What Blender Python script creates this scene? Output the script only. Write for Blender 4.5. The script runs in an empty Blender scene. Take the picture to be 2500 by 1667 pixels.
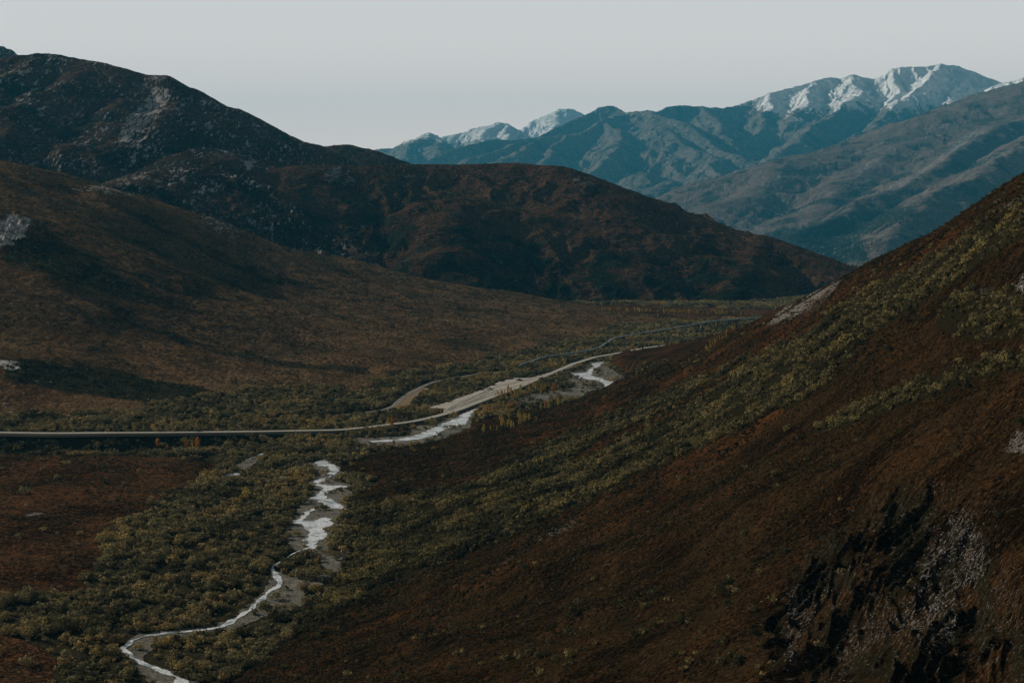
import bpy, math, random
import numpy as np
from mathutils import Vector, Matrix
from mathutils.geometry import tessellate_polygon
random.seed(7); RNG = np.random.default_rng(11)
C = bpy.context.scene.collection
sc = bpy.context.scene

# ------------------------------------------------------------------ camera
F = 3500.0; CX, CY = 1250.0, 833.5; PITCH = math.atan((CY-500)/F)
cp, sp = math.cos(PITCH), math.sin(PITCH)
cam_d = bpy.data.cameras.new('camera'); cam = bpy.data.objects.new('camera', cam_d); C.objects.link(cam)
cam_d.sensor_width = 36; cam_d.lens = 36*F/2500; cam_d.clip_start = 1; cam_d.clip_end = 90000
cam.location = (0, 0, 0); cam.rotation_euler = (math.pi/2-PITCH, 0, 0); sc.camera = cam

# ------------------------------------------------------------------ sky, sun, exposure
SUN_EL, SUN_AZ = math.radians(24), math.radians(-54)     # azimuth from the view direction, negative = left
w = bpy.data.worlds.new('World'); sc.world = w; w.use_nodes = True
nt = w.node_tree; nt.nodes.clear()
def wn(t): return nt.nodes.new(t)
sky = wn('ShaderNodeTexSky'); sky.sky_type = 'NISHITA'; sky.sun_disc = False
sky.sun_elevation = SUN_EL; sky.sun_rotation = SUN_AZ; sky.dust_density = 2.0; sky.air_density = 1.0
tc = wn('ShaderNodeTexCoord'); sepw = wn('ShaderNodeSeparateXYZ'); nt.links.new(tc.outputs['Generated'], sepw.inputs[0])
rmp = wn('ShaderNodeValToRGB'); nt.links.new(sepw.outputs[2], rmp.inputs[0])
rmp.color_ramp.interpolation = 'EASE'
rmp.color_ramp.elements[0].position = 0.145; rmp.color_ramp.elements[0].color = (0.95, 0.95, 0.95, 1)
rmp.color_ramp.elements[1].position = 0.27; rmp.color_ramp.elements[1].color = (0.0, 0.0, 0.0, 1)
pale = wn('ShaderNodeValToRGB'); nt.links.new(sepw.outputs[2], pale.inputs[0])
pale.color_ramp.elements[0].position = 0.02; pale.color_ramp.elements[0].color = (1.08, 0.88, 0.78, 1)
pale.color_ramp.elements[1].position = 0.15; pale.color_ramp.elements[1].color = (0.685, 0.66, 0.635, 1)
psc = wn('ShaderNodeVectorMath'); psc.operation = 'SCALE'; psc.inputs['Scale'].default_value = 13.0
nt.links.new(pale.outputs[0], psc.inputs[0])
hsv = wn('ShaderNodeHueSaturation'); hsv.inputs['Saturation'].default_value = 0.3; hsv.inputs['Value'].default_value = 0.25
nt.links.new(sky.outputs[0], hsv.inputs['Color'])
mx = wn('ShaderNodeMix'); mx.data_type = 'RGBA'; mx.clamp_result = False
nt.links.new(rmp.outputs[0], mx.inputs['Factor']); nt.links.new(hsv.outputs[0], mx.inputs['A']); nt.links.new(psc.outputs[0], mx.inputs['B'])
bg = wn('ShaderNodeBackground'); bg.inputs['Strength'].default_value = 0.1
nt.links.new(mx.outputs['Result'], bg.inputs[0])
wo = wn('ShaderNodeOutputWorld'); nt.links.new(bg.outputs[0], wo.inputs[0])
sd = bpy.data.lights.new('sun', 'SUN'); sd.energy = 4.8; sd.angle = math.radians(0.5); sd.color = (1.0, 0.90, 0.78)
so = bpy.data.objects.new('sun', sd); C.objects.link(so)
sdir = Vector((math.sin(SUN_AZ)*math.cos(SUN_EL), math.cos(SUN_AZ)*math.cos(SUN_EL), math.sin(SUN_EL)))
so.rotation_euler = sdir.to_track_quat('Z', 'Y').to_euler()
sc.view_settings.view_transform = 'Standard'; sc.view_settings.look = 'None'
sc.view_settings.exposure = 0.0; sc.view_settings.gamma = 1.0
sc.cycles.volume_bounces = 0; sc.cycles.max_bounces = 4; sc.cycles.diffuse_bounces = 2

# ------------------------------------------------------------------ maths helpers
def ray(px, py):
    a = (np.asarray(px, float)-CX)/F; b = (CY-np.asarray(py, float))/F
    return a, cp+b*sp, -sp+b*cp                       # x, y, z
def unp(px, py, D):
    x, y, z = ray(px, py); k = D/y
    return np.array([x*k, D+0*x, z*k])
def proj(x, y, z):
    fwd = y*cp-z*sp; up = y*sp+z*cp
    return CX+F*x/fwd, CY-F*up/fwd
def _hash(ix, iy, seed):
    h = (ix.astype(np.int64)*374761393 + iy.astype(np.int64)*668265263 + seed*974634777) & 0xffffffff
    h = ((h ^ (h >> 13))*1274126177) & 0xffffffff
    return (h ^ (h >> 16)) & 0xffffffff
def perlin(x, y, seed=0):
    x = np.asarray(x, float); y = np.asarray(y, float)
    ix = np.floor(x); iy = np.floor(y); fx = x-ix; fy = y-iy
    ux = fx*fx*fx*(fx*(fx*6-15)+10); uy = fy*fy*fy*(fy*(fy*6-15)+10)
    def g(dx, dy):
        a = _hash(ix+dx, iy+dy, seed)/4294967296.0*2*math.pi
        return np.cos(a)*(fx-dx)+np.sin(a)*(fy-dy)
    a = g(0, 0)*(1-ux)+g(1, 0)*ux; b = g(0, 1)*(1-ux)+g(1, 1)*ux
    return (a*(1-uy)+b*uy)*1.5
def fbm(x, y, seed=0, oct=5, gain=0.5):
    s = 0; a = 1.0
    for o in range(oct):
        s = s+a*perlin(x, y, seed+o*17); x = x*2.03+5.2; y = y*2.03+1.3; a *= gain
    return s
def ridged(x, y, seed=0, oct=5, gain=0.5):
    s = 0; a = 1.0; wt = 1.0
    for o in range(oct):
        n = 1-np.abs(perlin(x, y, seed+o*17))*1.6; n = n*np.abs(n); s = s+a*n*wt; wt = np.clip(n*1.3, 0, 1)
        x = x*2.07+3.1; y = y*2.07+7.7; a *= gain
    return s-0.9
def sstep(a, b, v): t = np.clip((v-a)/(b-a), 0, 1); return t*t*(3-2*t)
def inpoly(px, py, poly):
    poly = np.asarray(poly, float); n = len(poly); r = np.zeros(np.shape(px), bool); j = n-1
    for i in range(n):
        xi, yi = poly[i]; xj, yj = poly[j]
        c = ((yi > py) != (yj > py)) & (px < (xj-xi)*(py-yi)/(yj-yi+1e-12)+xi)
        r ^= c; j = i
    return r
def polydist(px, py, poly, closed=True):
    poly = np.asarray(poly, float); n = len(poly); d = np.full(np.shape(px), 1e18)
    for i in range(n if closed else n-1):
        a = poly[i]; b = poly[(i+1) % n]; ab = b-a; L = ab@ab+1e-12
        t = np.clip(((px-a[0])*ab[0]+(py-a[1])*ab[1])/L, 0, 1)
        d = np.minimum(d, (px-a[0]-t*ab[0])**2+(py-a[1]-t*ab[1])**2)
    return np.sqrt(d)
def pmask(px, py, poly, soft=6):                     # 1 inside, falling to 0 over soft px
    d = polydist(px, py, poly); s = np.where(inpoly(px, py, poly), d, -d)
    return sstep(-soft, soft, s)
def lmask(px, py, line, hw, soft=4):                 # band round a polyline
    return 1-sstep(hw-soft, hw+soft, polydist(px, py, line, False))

class Tps:
    def __init__(s, pts):
        P = np.array(pts).T if np.shape(pts)[0] == 3 else np.array(pts)
        s.p = P[:, :2]/1000.0; z = P[:, 2]; n = len(P)
        K = s.k(s.p, s.p)+np.eye(n)*1e-4
        A = np.zeros((n+3, n+3)); A[:n, :n] = K; A[:n, n] = 1; A[:n, n+1:] = s.p; A[n:, :n] = A[:n, n:].T
        s.w = np.linalg.solve(A, np.concatenate([z, [0, 0, 0]]))
    def k(s, a, b):
        r2 = ((a[:, None, :]-b[None])**2).sum(-1)
        return 0.5*r2*np.log(r2+1e-12)
    def __call__(s, x, y):
        sh = np.shape(x); q = np.stack([np.ravel(x), np.ravel(y)], 1)/1000.0; out = np.zeros(len(q))
        for i in range(0, len(q), 100000):
            c = q[i:i+100000]; out[i:i+100000] = s.k(c, s.p)@s.w[:-3]+s.w[-3]+c@s.w[-2:]
        return out.reshape(sh)

def ridge_field(x, y, ridges, kk):
    # ridges: (points px,py,D ; slope ; rounding radius); soft maximum of the roofs under every ridge line
    acc = np.zeros(np.shape(x)); dmin = np.full(np.shape(x), 1e9)
    zs = []
    for pts, s, r in ridges:
        P = np.array([unp(*q) for q in pts]); best = np.full(np.shape(x), -1e9)
        for a, b in zip(P[:-1], P[1:]):
            ab = b[:2]-a[:2]; L = ab@ab
            t = np.clip(((x-a[0])*ab[0]+(y-a[1])*ab[1])/L, 0, 1)
            d = np.hypot(x-a[0]-t*ab[0], y-a[1]-t*ab[1])
            best = np.maximum(best, a[2]+(b[2]-a[2])*t-(np.sqrt((s*d)**2+r*r)-r)); dmin = np.minimum(dmin, d)
        zs.append(best)
    m = np.max(zs, axis=0)
    for z in zs: acc += np.exp((z-m)/kk)
    return m+kk*np.log(acc)-kk*0.0, dmin

# ------------------------------------------------------------------ scene helpers
def tag(o, label=None, cat=None, group=None, kind=None):
    if label: o['label'] = label
    if cat: o['category'] = cat
    if group: o['group'] = group
    if kind: o['kind'] = kind
    return o
def mesh_obj(name, V, Fc, mats, parent=None, smooth=False, attrs=None, fattr=None, midx=None):
    me = bpy.data.meshes.new(name); V = np.asarray(V, np.float32)
    if isinstance(Fc, np.ndarray):
        k = Fc.shape[1]; me.vertices.add(len(V)); me.vertices.foreach_set('co', V.ravel())
        me.loops.add(Fc.size); me.loops.foreach_set('vertex_index', Fc.astype(np.int32).ravel())
        me.polygons.add(len(Fc)); me.polygons.foreach_set('loop_start', np.arange(0, Fc.size, k, dtype=np.int32))
        me.polygons.foreach_set('loop_total', np.full(len(Fc), k, np.int32))
        me.update(calc_edges=True)
    else:
        me.from_pydata([tuple(map(float, v)) for v in V], [], [tuple(map(int, f)) for f in Fc]); me.update()
    for m in (mats if isinstance(mats, (list, tuple)) else [mats]): me.materials.append(m)
    if smooth: me.polygons.foreach_set('use_smooth', np.ones(len(me.polygons), bool))
    if midx is not None: me.polygons.foreach_set('material_index', np.asarray(midx, np.int32))
    for k_, a in (attrs or {}).items():
        at = me.attributes.new(k_, 'FLOAT', 'POINT'); at.data.foreach_set('value', np.asarray(a, np.float32).ravel())
    for k_, a in (fattr or {}).items():
        at = me.attributes.new(k_, 'FLOAT', 'FACE'); at.data.foreach_set('value', np.asarray(a, np.float32).ravel())
    o = bpy.data.objects.new(name, me); C.objects.link(o)
    if parent: o.parent = parent
    return o
def empty(name, loc, label, cat, group=None, rz=0):
    o = bpy.data.objects.new(name, None); C.objects.link(o); o.location = loc; o.rotation_euler = (0, 0, rz)
    o.empty_display_size = 0.5
    return tag(o, label, cat, group)
def copy_thing(o, loc, rz=0, sc_=1.0, label=None, group=None):
    r = o.copy(); C.objects.link(r); r.location = loc; r.rotation_euler = (0, 0, rz); r.scale = (sc_,)*3 if np.isscalar(sc_) else sc_
    if label: r['label'] = label
    if group: r['group'] = group
    for ch in o.children:
        c = ch.copy(); C.objects.link(c); c.parent = r
    return r

# ------------------------------------------------------------------ materials
class M:
    def __init__(s, name, rough=0.9, spec=0.2):
        s.m = bpy.data.materials.new(name); s.m.use_nodes = True; s.t = s.m.node_tree; s.t.nodes.clear()
        s.out = s.n('ShaderNodeOutputMaterial'); s.b = s.n('ShaderNodeBsdfPrincipled'); s.l(s.b.outputs[0], s.out.inputs[0])
        s.b.inputs['Roughness'].default_value = rough; s.b.inputs['Specular IOR Level'].default_value = spec
        s.tc = s.n('ShaderNodeTexCoord').outputs['Object']
    def n(s, t): return s.t.nodes.new(t)
    def l(s, a, b): s.t.links.new(a, b)
    def vec(s, sx=1, sy=1, sz=1, rz=0):
        m = s.n('ShaderNodeMapping'); m.inputs['Scale'].default_value = (sx, sy, sz); m.inputs['Rotation'].default_value = (0, 0, rz)
        s.l(s.tc, m.inputs[0]); return m.outputs[0]
    def noise(s, scale, det=4, rough=0.55, v=None, dist=0):
        n = s.n('ShaderNodeTexNoise'); n.inputs['Scale'].default_value = scale; n.inputs['Detail'].default_value = det
        n.inputs['Roughness'].default_value = rough; n.inputs['Distortion'].default_value = dist
        s.l(v if v is not None else s.tc, n.inputs['Vector']); return n.outputs[0]
    def voro(s, scale, v=None, feat='F1'):
        n = s.n('ShaderNodeTexVoronoi'); n.inputs['Scale'].default_value = scale; n.feature = feat
        s.l(v if v is not None else s.tc, n.inputs['Vector']); return n
    def ramp(s, x, stops):
        r = s.n('ShaderNodeValToRGB'); e = r.color_ramp.elements
        while len(e) < len(stops): e.new(0.5)
        for i, (p, c) in enumerate(stops):
            e[i].position = p; e[i].color = (c, c, c, 1) if np.isscalar(c) else (*c, 1)
        s.l(x, r.inputs[0]); return r.outputs[0]
    def mix(s, f, a, b, mode='MIX'):
        m = s.n('ShaderNodeMix'); m.data_type = 'RGBA'; m.blend_type = mode
        if hasattr(f, 'links'): s.l(f, m.inputs['Factor'])
        else: m.inputs['Factor'].default_value = f
        for q, k in ((a, 'A'), (b, 'B')):
            if hasattr(q, 'links'): s.l(q, m.inputs[k])
            else: m.inputs[k].default_value = (*q, 1)
        return m.outputs['Result']
    def math(s, op, a, b=0.0, clamp=False):
        m = s.n('ShaderNodeMath'); m.operation = op; m.use_clamp = clamp
        for i, q in enumerate((a, b)):
            if hasattr(q, 'links'): s.l(q, m.inputs[i])
            else: m.inputs[i].default_value = q
        return m.outputs[0]
    def attr(s, name):
        a = s.n('ShaderNodeAttribute'); a.attribute_name = name; return a.outputs['Fac']
    def bump(s, h, dist, strength=1.0, prev=None):
        b = s.n('ShaderNodeBump'); b.inputs['Distance'].default_value = dist; b.inputs['Strength'].default_value = strength
        s.l(h, b.inputs['Height'])
        if prev is not None: s.l(prev, b.inputs['Normal'])
        return b.outputs[0]
    def done(s, col, nrm=None):
        s.l(col, s.b.inputs['Base Color'])
        if nrm is not None: s.l(nrm, s.b.inputs['Normal'])
        return s.m

ALB = 0.5
def terrain_mat(name, cols, rockcol, vegcol, fine, snow=False, soft=0.0, redcol=(0.26, 0.12, 0.05), bumpd=0.5, aniso=None, rockfine=None, rv=(1, 2.2, 0.5)):
    # cols: three tundra colours; fine: size in metres of the finest tufts
    m = M(name, 1.0, 0.0); rz, st = aniso if aniso else (0, 1)
    cols = [tuple(v*ALB for v in c_) for c_ in cols]; redcol = tuple(v*ALB for v in redcol); vegcol = tuple(v*0.42 for v in vegcol)
    va = m.vec(1, st, 1, rz)
    big = m.noise(1/(fine*60), 4, 0.6, va); mid = m.noise(1/(fine*12), 5, 0.65, va); small = m.noise(1/(fine*3), 6, 0.75, va)
    c = m.mix(m.ramp(mid, [(0.42, 0.0), (0.58, 1.0)]), cols[0], cols[1])
    c = m.mix(m.ramp(small, [(0.49, 0.0), (0.62, 0.9)]), c, cols[2])
    tuft = m.noise(1/(fine*1.3), 3, 0.8, va)
    c = m.mix(m.math('MULTIPLY', m.attr('red'), m.ramp(small, [(0.42, 0.1), (0.56, 1.0)])), c, redcol)
    dark = m.ramp(m.math('ADD', m.math('MULTIPLY', big, 0.5), m.math('MULTIPLY', small, 0.5)), [(0.43, 0.30+0.6*soft), (0.53, 1.0)])
    c = m.mix(1.0, c, dark, 'MULTIPLY')
    c = m.mix(1.0, c, m.ramp(tuft, [(0.38, 0.25+0.65*soft), (0.52, 1.0), (0.7, 1.7-0.6*soft)]), 'MULTIPLY')
    vg = m.math('ADD', m.attr('veg'), m.math('SUBTRACT', m.math('ADD', mid, small), 1.0))
    c = m.mix(m.ramp(vg, [(0.42, 0.0), (0.62, 1.0)]), c, m.mix(small, vegcol, tuple(v*1.9 for v in vegcol)))
    rf = rockfine or fine*2
    rn = m.noise(1/(rf*4), 6, 0.8, m.vec(rv[0], rv[1], 1, rv[2])); rk = m.math('ADD', m.attr('rock'), m.math('MULTIPLY', m.math('SUBTRACT', rn, 0.5), 4.2))
    rmask = m.ramp(rk, [(0.5, 0.0), (0.66, 1.0)])
    rc = m.mix(m.ramp(m.noise(1/rf, 4, 0.8), [(0.35, 0.15), (0.65, 1.0)]), tuple(v*0.35 for v in rockcol), rockcol)
    c = m.mix(rmask, c, rc)
    if snow:
        sn = m.math('ADD', m.attr('snow'), m.math('MULTIPLY', m.math('SUBTRACT', m.noise(1/(fine*7), 8, 0.8, m.vec(1.6, 0.5, 1)), 0.5), 1.3))
        c = m.mix(m.ramp(sn, [(0.46, 0.0), (0.60, 1.0)]), c, (0.96, 0.96, 0.96))
    h = m.math('ADD', m.math('MULTIPLY', mid, 2.0), small)
    nb = m.bump(h, bumpd*2.2)
    nb = m.bump(tuft, bumpd*0.8, 1.0, nb)
    nb = m.bump(m.math('MULTIPLY', rmask, rn), bumpd*1.2, 0.9, nb)
    return m.done(c, nb)

BROWN = ((0.18, 0.113, 0.055), (0.32, 0.190, 0.092), (0.44, 0.295, 0.15))
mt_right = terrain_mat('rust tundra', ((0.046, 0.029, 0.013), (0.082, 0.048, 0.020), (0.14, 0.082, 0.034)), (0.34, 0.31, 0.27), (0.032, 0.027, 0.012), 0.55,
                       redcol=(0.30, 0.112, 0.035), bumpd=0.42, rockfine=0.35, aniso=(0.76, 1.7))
mt_floor = terrain_mat('valley tundra', ((0.095, 0.053, 0.025), (0.17, 0.088, 0.038), (0.25, 0.145, 0.062)), (0.3, 0.28, 0.25), (0.060, 0.053, 0.028), 0.9, redcol=(0.26, 0.11, 0.045), bumpd=0.5)
mt_left = terrain_mat('brown tundra', BROWN, (0.62, 0.60, 0.56), (0.045, 0.042, 0.022), 1.6, soft=0.45, bumpd=0.9, aniso=(0.9, 0.5))
mt_mid = terrain_mat('dark brown tundra', ((0.11, 0.062, 0.034), (0.19, 0.105, 0.055), (0.28, 0.165, 0.09)), (0.33, 0.33, 0.32), (0.024, 0.030, 0.018), 2.4, bumpd=2.0, rockfine=3)
mt_lm = terrain_mat('mountain tundra', ((0.12, 0.078, 0.055), (0.19, 0.12, 0.08), (0.27, 0.175, 0.115)), (0.60, 0.59, 0.56), (0.024, 0.030, 0.020), 3.5, bumpd=3.0, rockfine=4, rv=(2.0, 0.45, 0.1))
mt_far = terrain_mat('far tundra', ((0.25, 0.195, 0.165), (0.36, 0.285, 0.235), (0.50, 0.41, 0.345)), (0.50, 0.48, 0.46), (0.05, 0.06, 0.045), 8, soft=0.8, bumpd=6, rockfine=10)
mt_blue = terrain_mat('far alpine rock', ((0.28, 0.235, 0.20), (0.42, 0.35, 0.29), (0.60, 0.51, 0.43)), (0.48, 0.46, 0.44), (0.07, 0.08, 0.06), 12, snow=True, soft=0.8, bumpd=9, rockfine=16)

# ------------------------------------------------------------------ terrain grids (fan-shaped, finer near the viewpoint)
class Ter:
    def __init__(s, u0, u1, nu, d0, d1, nd, fn, far=1.0):
        s.u0, s.u1, s.nu, s.l0, s.l1, s.nd = u0, u1, nu, math.log(d0), math.log(d1), nd
        u = np.linspace(u0, u1, nu); d = np.exp(np.linspace(s.l0, s.l1, nd))
        D, U = np.meshgrid(d, u, indexing='ij'); s.X = U*D; s.Y = D; s.Z = fn(s.X, s.Y)
        s.far = far
        if far != 1: s.X = s.X*far; s.Y = s.Y*far; s.Z = s.Z*far; s.l0 += math.log(far); s.l1 += math.log(far)
        s.PX, s.PY = proj(s.X, s.Y, s.Z)
    def z(s, x, y):
        x = np.nan_to_num(np.asarray(x, float), nan=-9e5); y = np.nan_to_num(np.asarray(y, float), nan=1.0)
        fu = (x/np.maximum(y, 1)-s.u0)/(s.u1-s.u0)*(s.nu-1); fd = (np.log(np.maximum(y, 1))-s.l0)/(s.l1-s.l0)*(s.nd-1)
        ok = (fu >= 0) & (fu <= s.nu-1) & (fd >= 0) & (fd <= s.nd-1)
        fu = np.clip(fu, 0, s.nu-1.001); fd = np.clip(fd, 0, s.nd-1.001); i = fd.astype(int); j = fu.astype(int); a = fd-i; b = fu-j
        z = (s.Z[i, j]*(1-b)+s.Z[i, j+1]*b)*(1-a)+(s.Z[i+1, j]*(1-b)+s.Z[i+1, j+1]*b)*a
        return np.where(ok, z, -1e4)
    def build(s, name, mat, attrs):
        V = np.stack([s.X, s.Y, s.Z], -1).reshape(-1, 3)
        idx = np.arange(s.nu*s.nd).reshape(s.nd, s.nu)
        Fc = np.stack([idx[:-1, :-1], idx[:-1, 1:], idx[1:, 1:], idx[1:, :-1]], -1).reshape(-1, 4)
        base = {k: np.zeros(s.X.shape) for k in ('rock', 'veg', 'red')}; base.update(attrs)
        s.o = mesh_obj(name, V, Fc, mat, smooth=True, attrs=base); tag(s.o, kind='structure'); return s.o

FZ = -180.0; FARK = 1.9      # the far ranges stand this much beyond their first sketch
# ---- polygons of the valley floor, traced in photo pixels, laid on the floor plane
def fl(pts, z=FZ):
    out = []
    for px, py in pts:
        x, y, zz = ray(px, py); k = z/zz; out.append((float(x*k), float(y*k)))
    return out
WATER = [
 [(1471,884),(1444,889),(1447,895),(1440,900),(1433,908),(1426,911),(1397,912),(1393,917),(1412,922),(1428,926),(1463,930),(1471,935),(1470,944),(1491,943),(1530,937),(1519,931),(1503,928),(1496,932),(1481,930),(1471,925),(1453,921),(1444,916),(1446,908),(1449,902),(1466,893)],
 [(1168,997),(1140,1006),(1113,1019),(1092,1031),(1072,1036),(1052,1048),(1008,1066),(960,1073),(905,1076),(900,1080),(960,1079),(1030,1072),(1072,1061),(1082,1050),(1100,1044),(1136,1036),(1142,1026),(1150,1010)],
 [(766,1130),(791,1122),(800,1130),(822,1138),(828,1147),(822,1156),(804,1166),(798,1160),(808,1151),(800,1139),(778,1139)],
 [(804,1165),(780,1170),(766,1173),(772,1186),(790,1193),(771,1207),(763,1217),(785,1228),(800,1236),(835,1246),(842,1240),(815,1222),(790,1211),(802,1199),(826,1190),(850,1190),(851,1186),(800,1185),(778,1181)],
 [(713,1277),(733,1262),(752,1248),(766,1241),(768,1247),(750,1258),(741,1271),(757,1272),(800,1262),(815,1275),(806,1284),(791,1290),(795,1305),(790,1316),(766,1326),(773,1339),(752,1339),(746,1318),(755,1300),(747,1286),(733,1279)],
 [(540,1163),(560,1156),(590,1153),(588,1158),(560,1163),(545,1169)],
 [(600,1124),(625,1112),(650,1105),(648,1109),(620,1118)],
]
STREAMS = [([(760,1335),(720,1350),(690,1368),(664,1385),(672,1405),(690,1418),(650,1453),(620,1480),(592,1503),(560,1523),(527,1536),(425,1545),(362,1551),(318,1566),(300,1582),(322,1606),(352,1622),(386,1634),(430,1656),(480,1690),(560,1760)],
            [1.0,0.7,0.6,1.0,1.7,2.6,1.4,1.5,1.9,2.5,2.1,1.5,1.1,1.5,1.4,1.2,1.4,1.7,3.0,3.8,4.5])]
GRAVEL = [
 [(1475,880),(1440,884),(1425,900),(1390,908),(1385,925),(1395,945),(1360,952),(1290,962),(1255,975),(1240,992),(1300,985),(1370,978),(1430,965),(1540,938),(1522,918),(1490,900)],
 [(1168,993),(1110,1014),(1060,1036),(1012,1040),(1005,1052),(1000,1062),(900,1068),(868,1066),(870,1085),(960,1090),(1030,1082),(1074,1072),(1110,1058),(1148,1042),(1152,1020)],
 [(755,1128),(792,1118),(832,1140),(834,1160),(812,1172),(862,1184),(852,1206),(835,1222),(850,1245),(830,1252),(822,1275),(822,1300),(800,1322),(815,1345),(840,1335),(880,1345),(916,1364),(912,1372),(880,1372),(845,1392),(820,1400),(800,1390),(770,1350),(740,1345),(715,1342),(700,1325),(690,1300),(700,1285),(715,1262),(735,1228),(757,1210),(765,1195),(752,1175),(765,1165)],
 [(655,1380),(700,1405),(745,1408),(800,1400),(830,1385),(838,1395),(790,1420),(745,1452),(740,1475),(700,1495),(640,1505),(600,1525),(560,1542),(430,1558),(375,1562),(365,1590),(345,1612),(400,1630),(500,1668),(640,1760),(420,1760),(390,1680),(330,1630),(295,1590),(305,1562),(350,1545),(420,1536),(520,1526),(570,1508),(600,1480),(640,1448),(660,1420)],
 [(530,1166),(560,1150),(600,1148),(640,1118),(655,1104),(640,1106),(600,1122),(560,1145),(530,1155)],
 [(640,1170),(690,1160),(718,1162),(700,1172),(650,1178)],
]
WATERP = [fl(p) for p in WATER]; GRAVP = [fl(p, FZ+0.3) for p in GRAVEL]
def ribbon_xy(pts, hw, z=FZ, step=3.0):
    P = np.array(fl(pts, z)); seg = np.r_[0, np.cumsum(np.hypot(*np.diff(P, axis=0).T))]
    n = max(4, int(seg[-1]/step)); t = np.linspace(0, seg[-1], n)
    x = np.interp(t, seg, P[:, 0]); y = np.interp(t, seg, P[:, 1]); h = np.interp(t, seg, hw)
    for _ in range(3): x[1:-1] = (x[:-2]+2*x[1:-1]+x[2:])/4; y[1:-1] = (y[:-2]+2*y[1:-1]+y[2:])/4
    dx = np.gradient(x); dy = np.gradient(y); L = np.hypot(dx, dy); return x, y, -dy/L, dx/L, h
PAD = [(1043,995),(1060,990),(1087,983),(1113,974),(1159,957),(1193,945),(1219,931),(1240,926),(1261,922),(1293,923),(1330,913),(1400,888),(1402,893),(1340,917),(1290,936),(1240,951),(1198,967),(1155,983),(1123,995),(1098,1005),(1082,1003),(1085,997),(1070,996)]
PADZ = FZ+1.5; PADP = fl(PAD, PADZ)
CLEAR = fl([(1030,946),(1049,947),(1040,956),(1019,966),(1007,986),(995,994),(975,996),(958,995),(975,978),(996,963),(1012,952)])
TRACK = [(1225,907),(1176,911),(1113,923),(1085,928),(1057,933),(1036,942),(1019,950),(996,962),(974,979),(960,993),(935,1001),(900,1007),(850,1012),(800,1018)]

# ---- the valley floor
ROAD1 = [(-260,1052),(0,1055),(130,1057),(250,1056),(400,1055),(600,1053),(720,1051),(830,1049),(900,1042),(964,1034),(1010,1028),(1060,1017),(1110,1003),(1160,984),(1210,965),(1260,947),(1310,926),(1350,909),(1400,888),(1450,872),(1490,865),(1530,858),(1562,851),(1620,843),(1665,838),(1705,831)]
RZ = np.interp([p[0] for p in ROAD1], [-300, 300, 800, 960, 1705], [-171.5, -172, -176.5, -178.2, -178.2])
ROADP = []
for (px, py), z in zip(ROAD1, RZ):
    x, y, zz = ray(px, py); k = z/zz; ROADP.append((float(x*k), float(y*k), float(z)))
def floor_fn(x, y):
    z = np.full(np.shape(x), FZ)
    n = fbm(x/60, y/60, 3, 5)*1.3+fbm(x/11, y/11, 31, 3)*0.35
    d = np.full(np.shape(x), 1e9); ins = np.zeros(np.shape(x), bool)
    for p in GRAVP+[PADP, CLEAR]:
        d = np.minimum(d, polydist(x, y, p)); ins |= inpoly(x, y, p)
    d = np.where(ins, 0, d); k = sstep(0, 40, d)*sstep(7, 30, polydist(x, y, [p[:2] for p in ROADP], False))*sstep(3, 16, polydist(x, y, fl(TRACK), False))
    z = z+(n+0.6)*k
    # terrace on the near left, ravine under the road bank
    L = sstep(-120, -290, x)
    yr = np.interp(x, [p[0] for p in ROADP[:9]], [p[1] for p in ROADP[:9]])
    terr = sstep(yr-60, yr-95, y+10*perlin(x/40, y*0, 9))*sstep(300, 500, y)
    z = z+L*(5.0*terr)*k
    rav = np.exp(-((y-(yr-38))/24.0)**2)*sstep(-95, -330, x)
    z = z-rav*5.5
    z = z+sstep(yr-18, yr+4, y)*L*6.5*sstep(yr+900, yr+100, y)
    # ground rises gently toward the road line in the middle
    wz = np.zeros(np.shape(x))
    for p in WATERP:
        if True:
            dd = polydist(x, y, p); wz = np.maximum(wz, np.where(inpoly(x, y, p), 1, 1-sstep(0, 2.5, dd)))
    z = z*(1-wz)+(FZ-0.1)*wz
    for pts, hw in STREAMS:
        X, Y, nx, ny, h = ribbon_xy(pts, hw)
        line = np.stack([X, Y], 1)[::3]
        sel = (x > line[:, 0].min()-20) & (x < line[:, 0].max()+20) & (y < line[:, 1].max()+20)
        dd = np.full(np.shape(x), 1e3); dd[sel] = polydist(x[sel], y[sel], line, False); sw = 1-sstep(3.5, 8, dd); z = z*(1-sw)+(FZ-0.1)*sw
    return z
FLOOR = Ter(-0.62, 0.42, 700, 330, 3400, 900, floor_fn)

def creek_gap(x, y, z):
    sel = (y > 1250) & (z < FZ+30) & (x < 220)
    if sel.any():
        xs, ys = x[sel], y[sel]; d = np.full(xs.shape, 1e9)
        for p in GRAVP[:2]:
            d = np.minimum(d, np.where(inpoly(xs, ys, p), 0, polydist(xs, ys, p)))
        k = 1-sstep(2, 16, d); z = z.copy(); z[sel] = z[sel]*(1-k)+np.minimum(z[sel], FZ-2.5)*k
    return z

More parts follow.
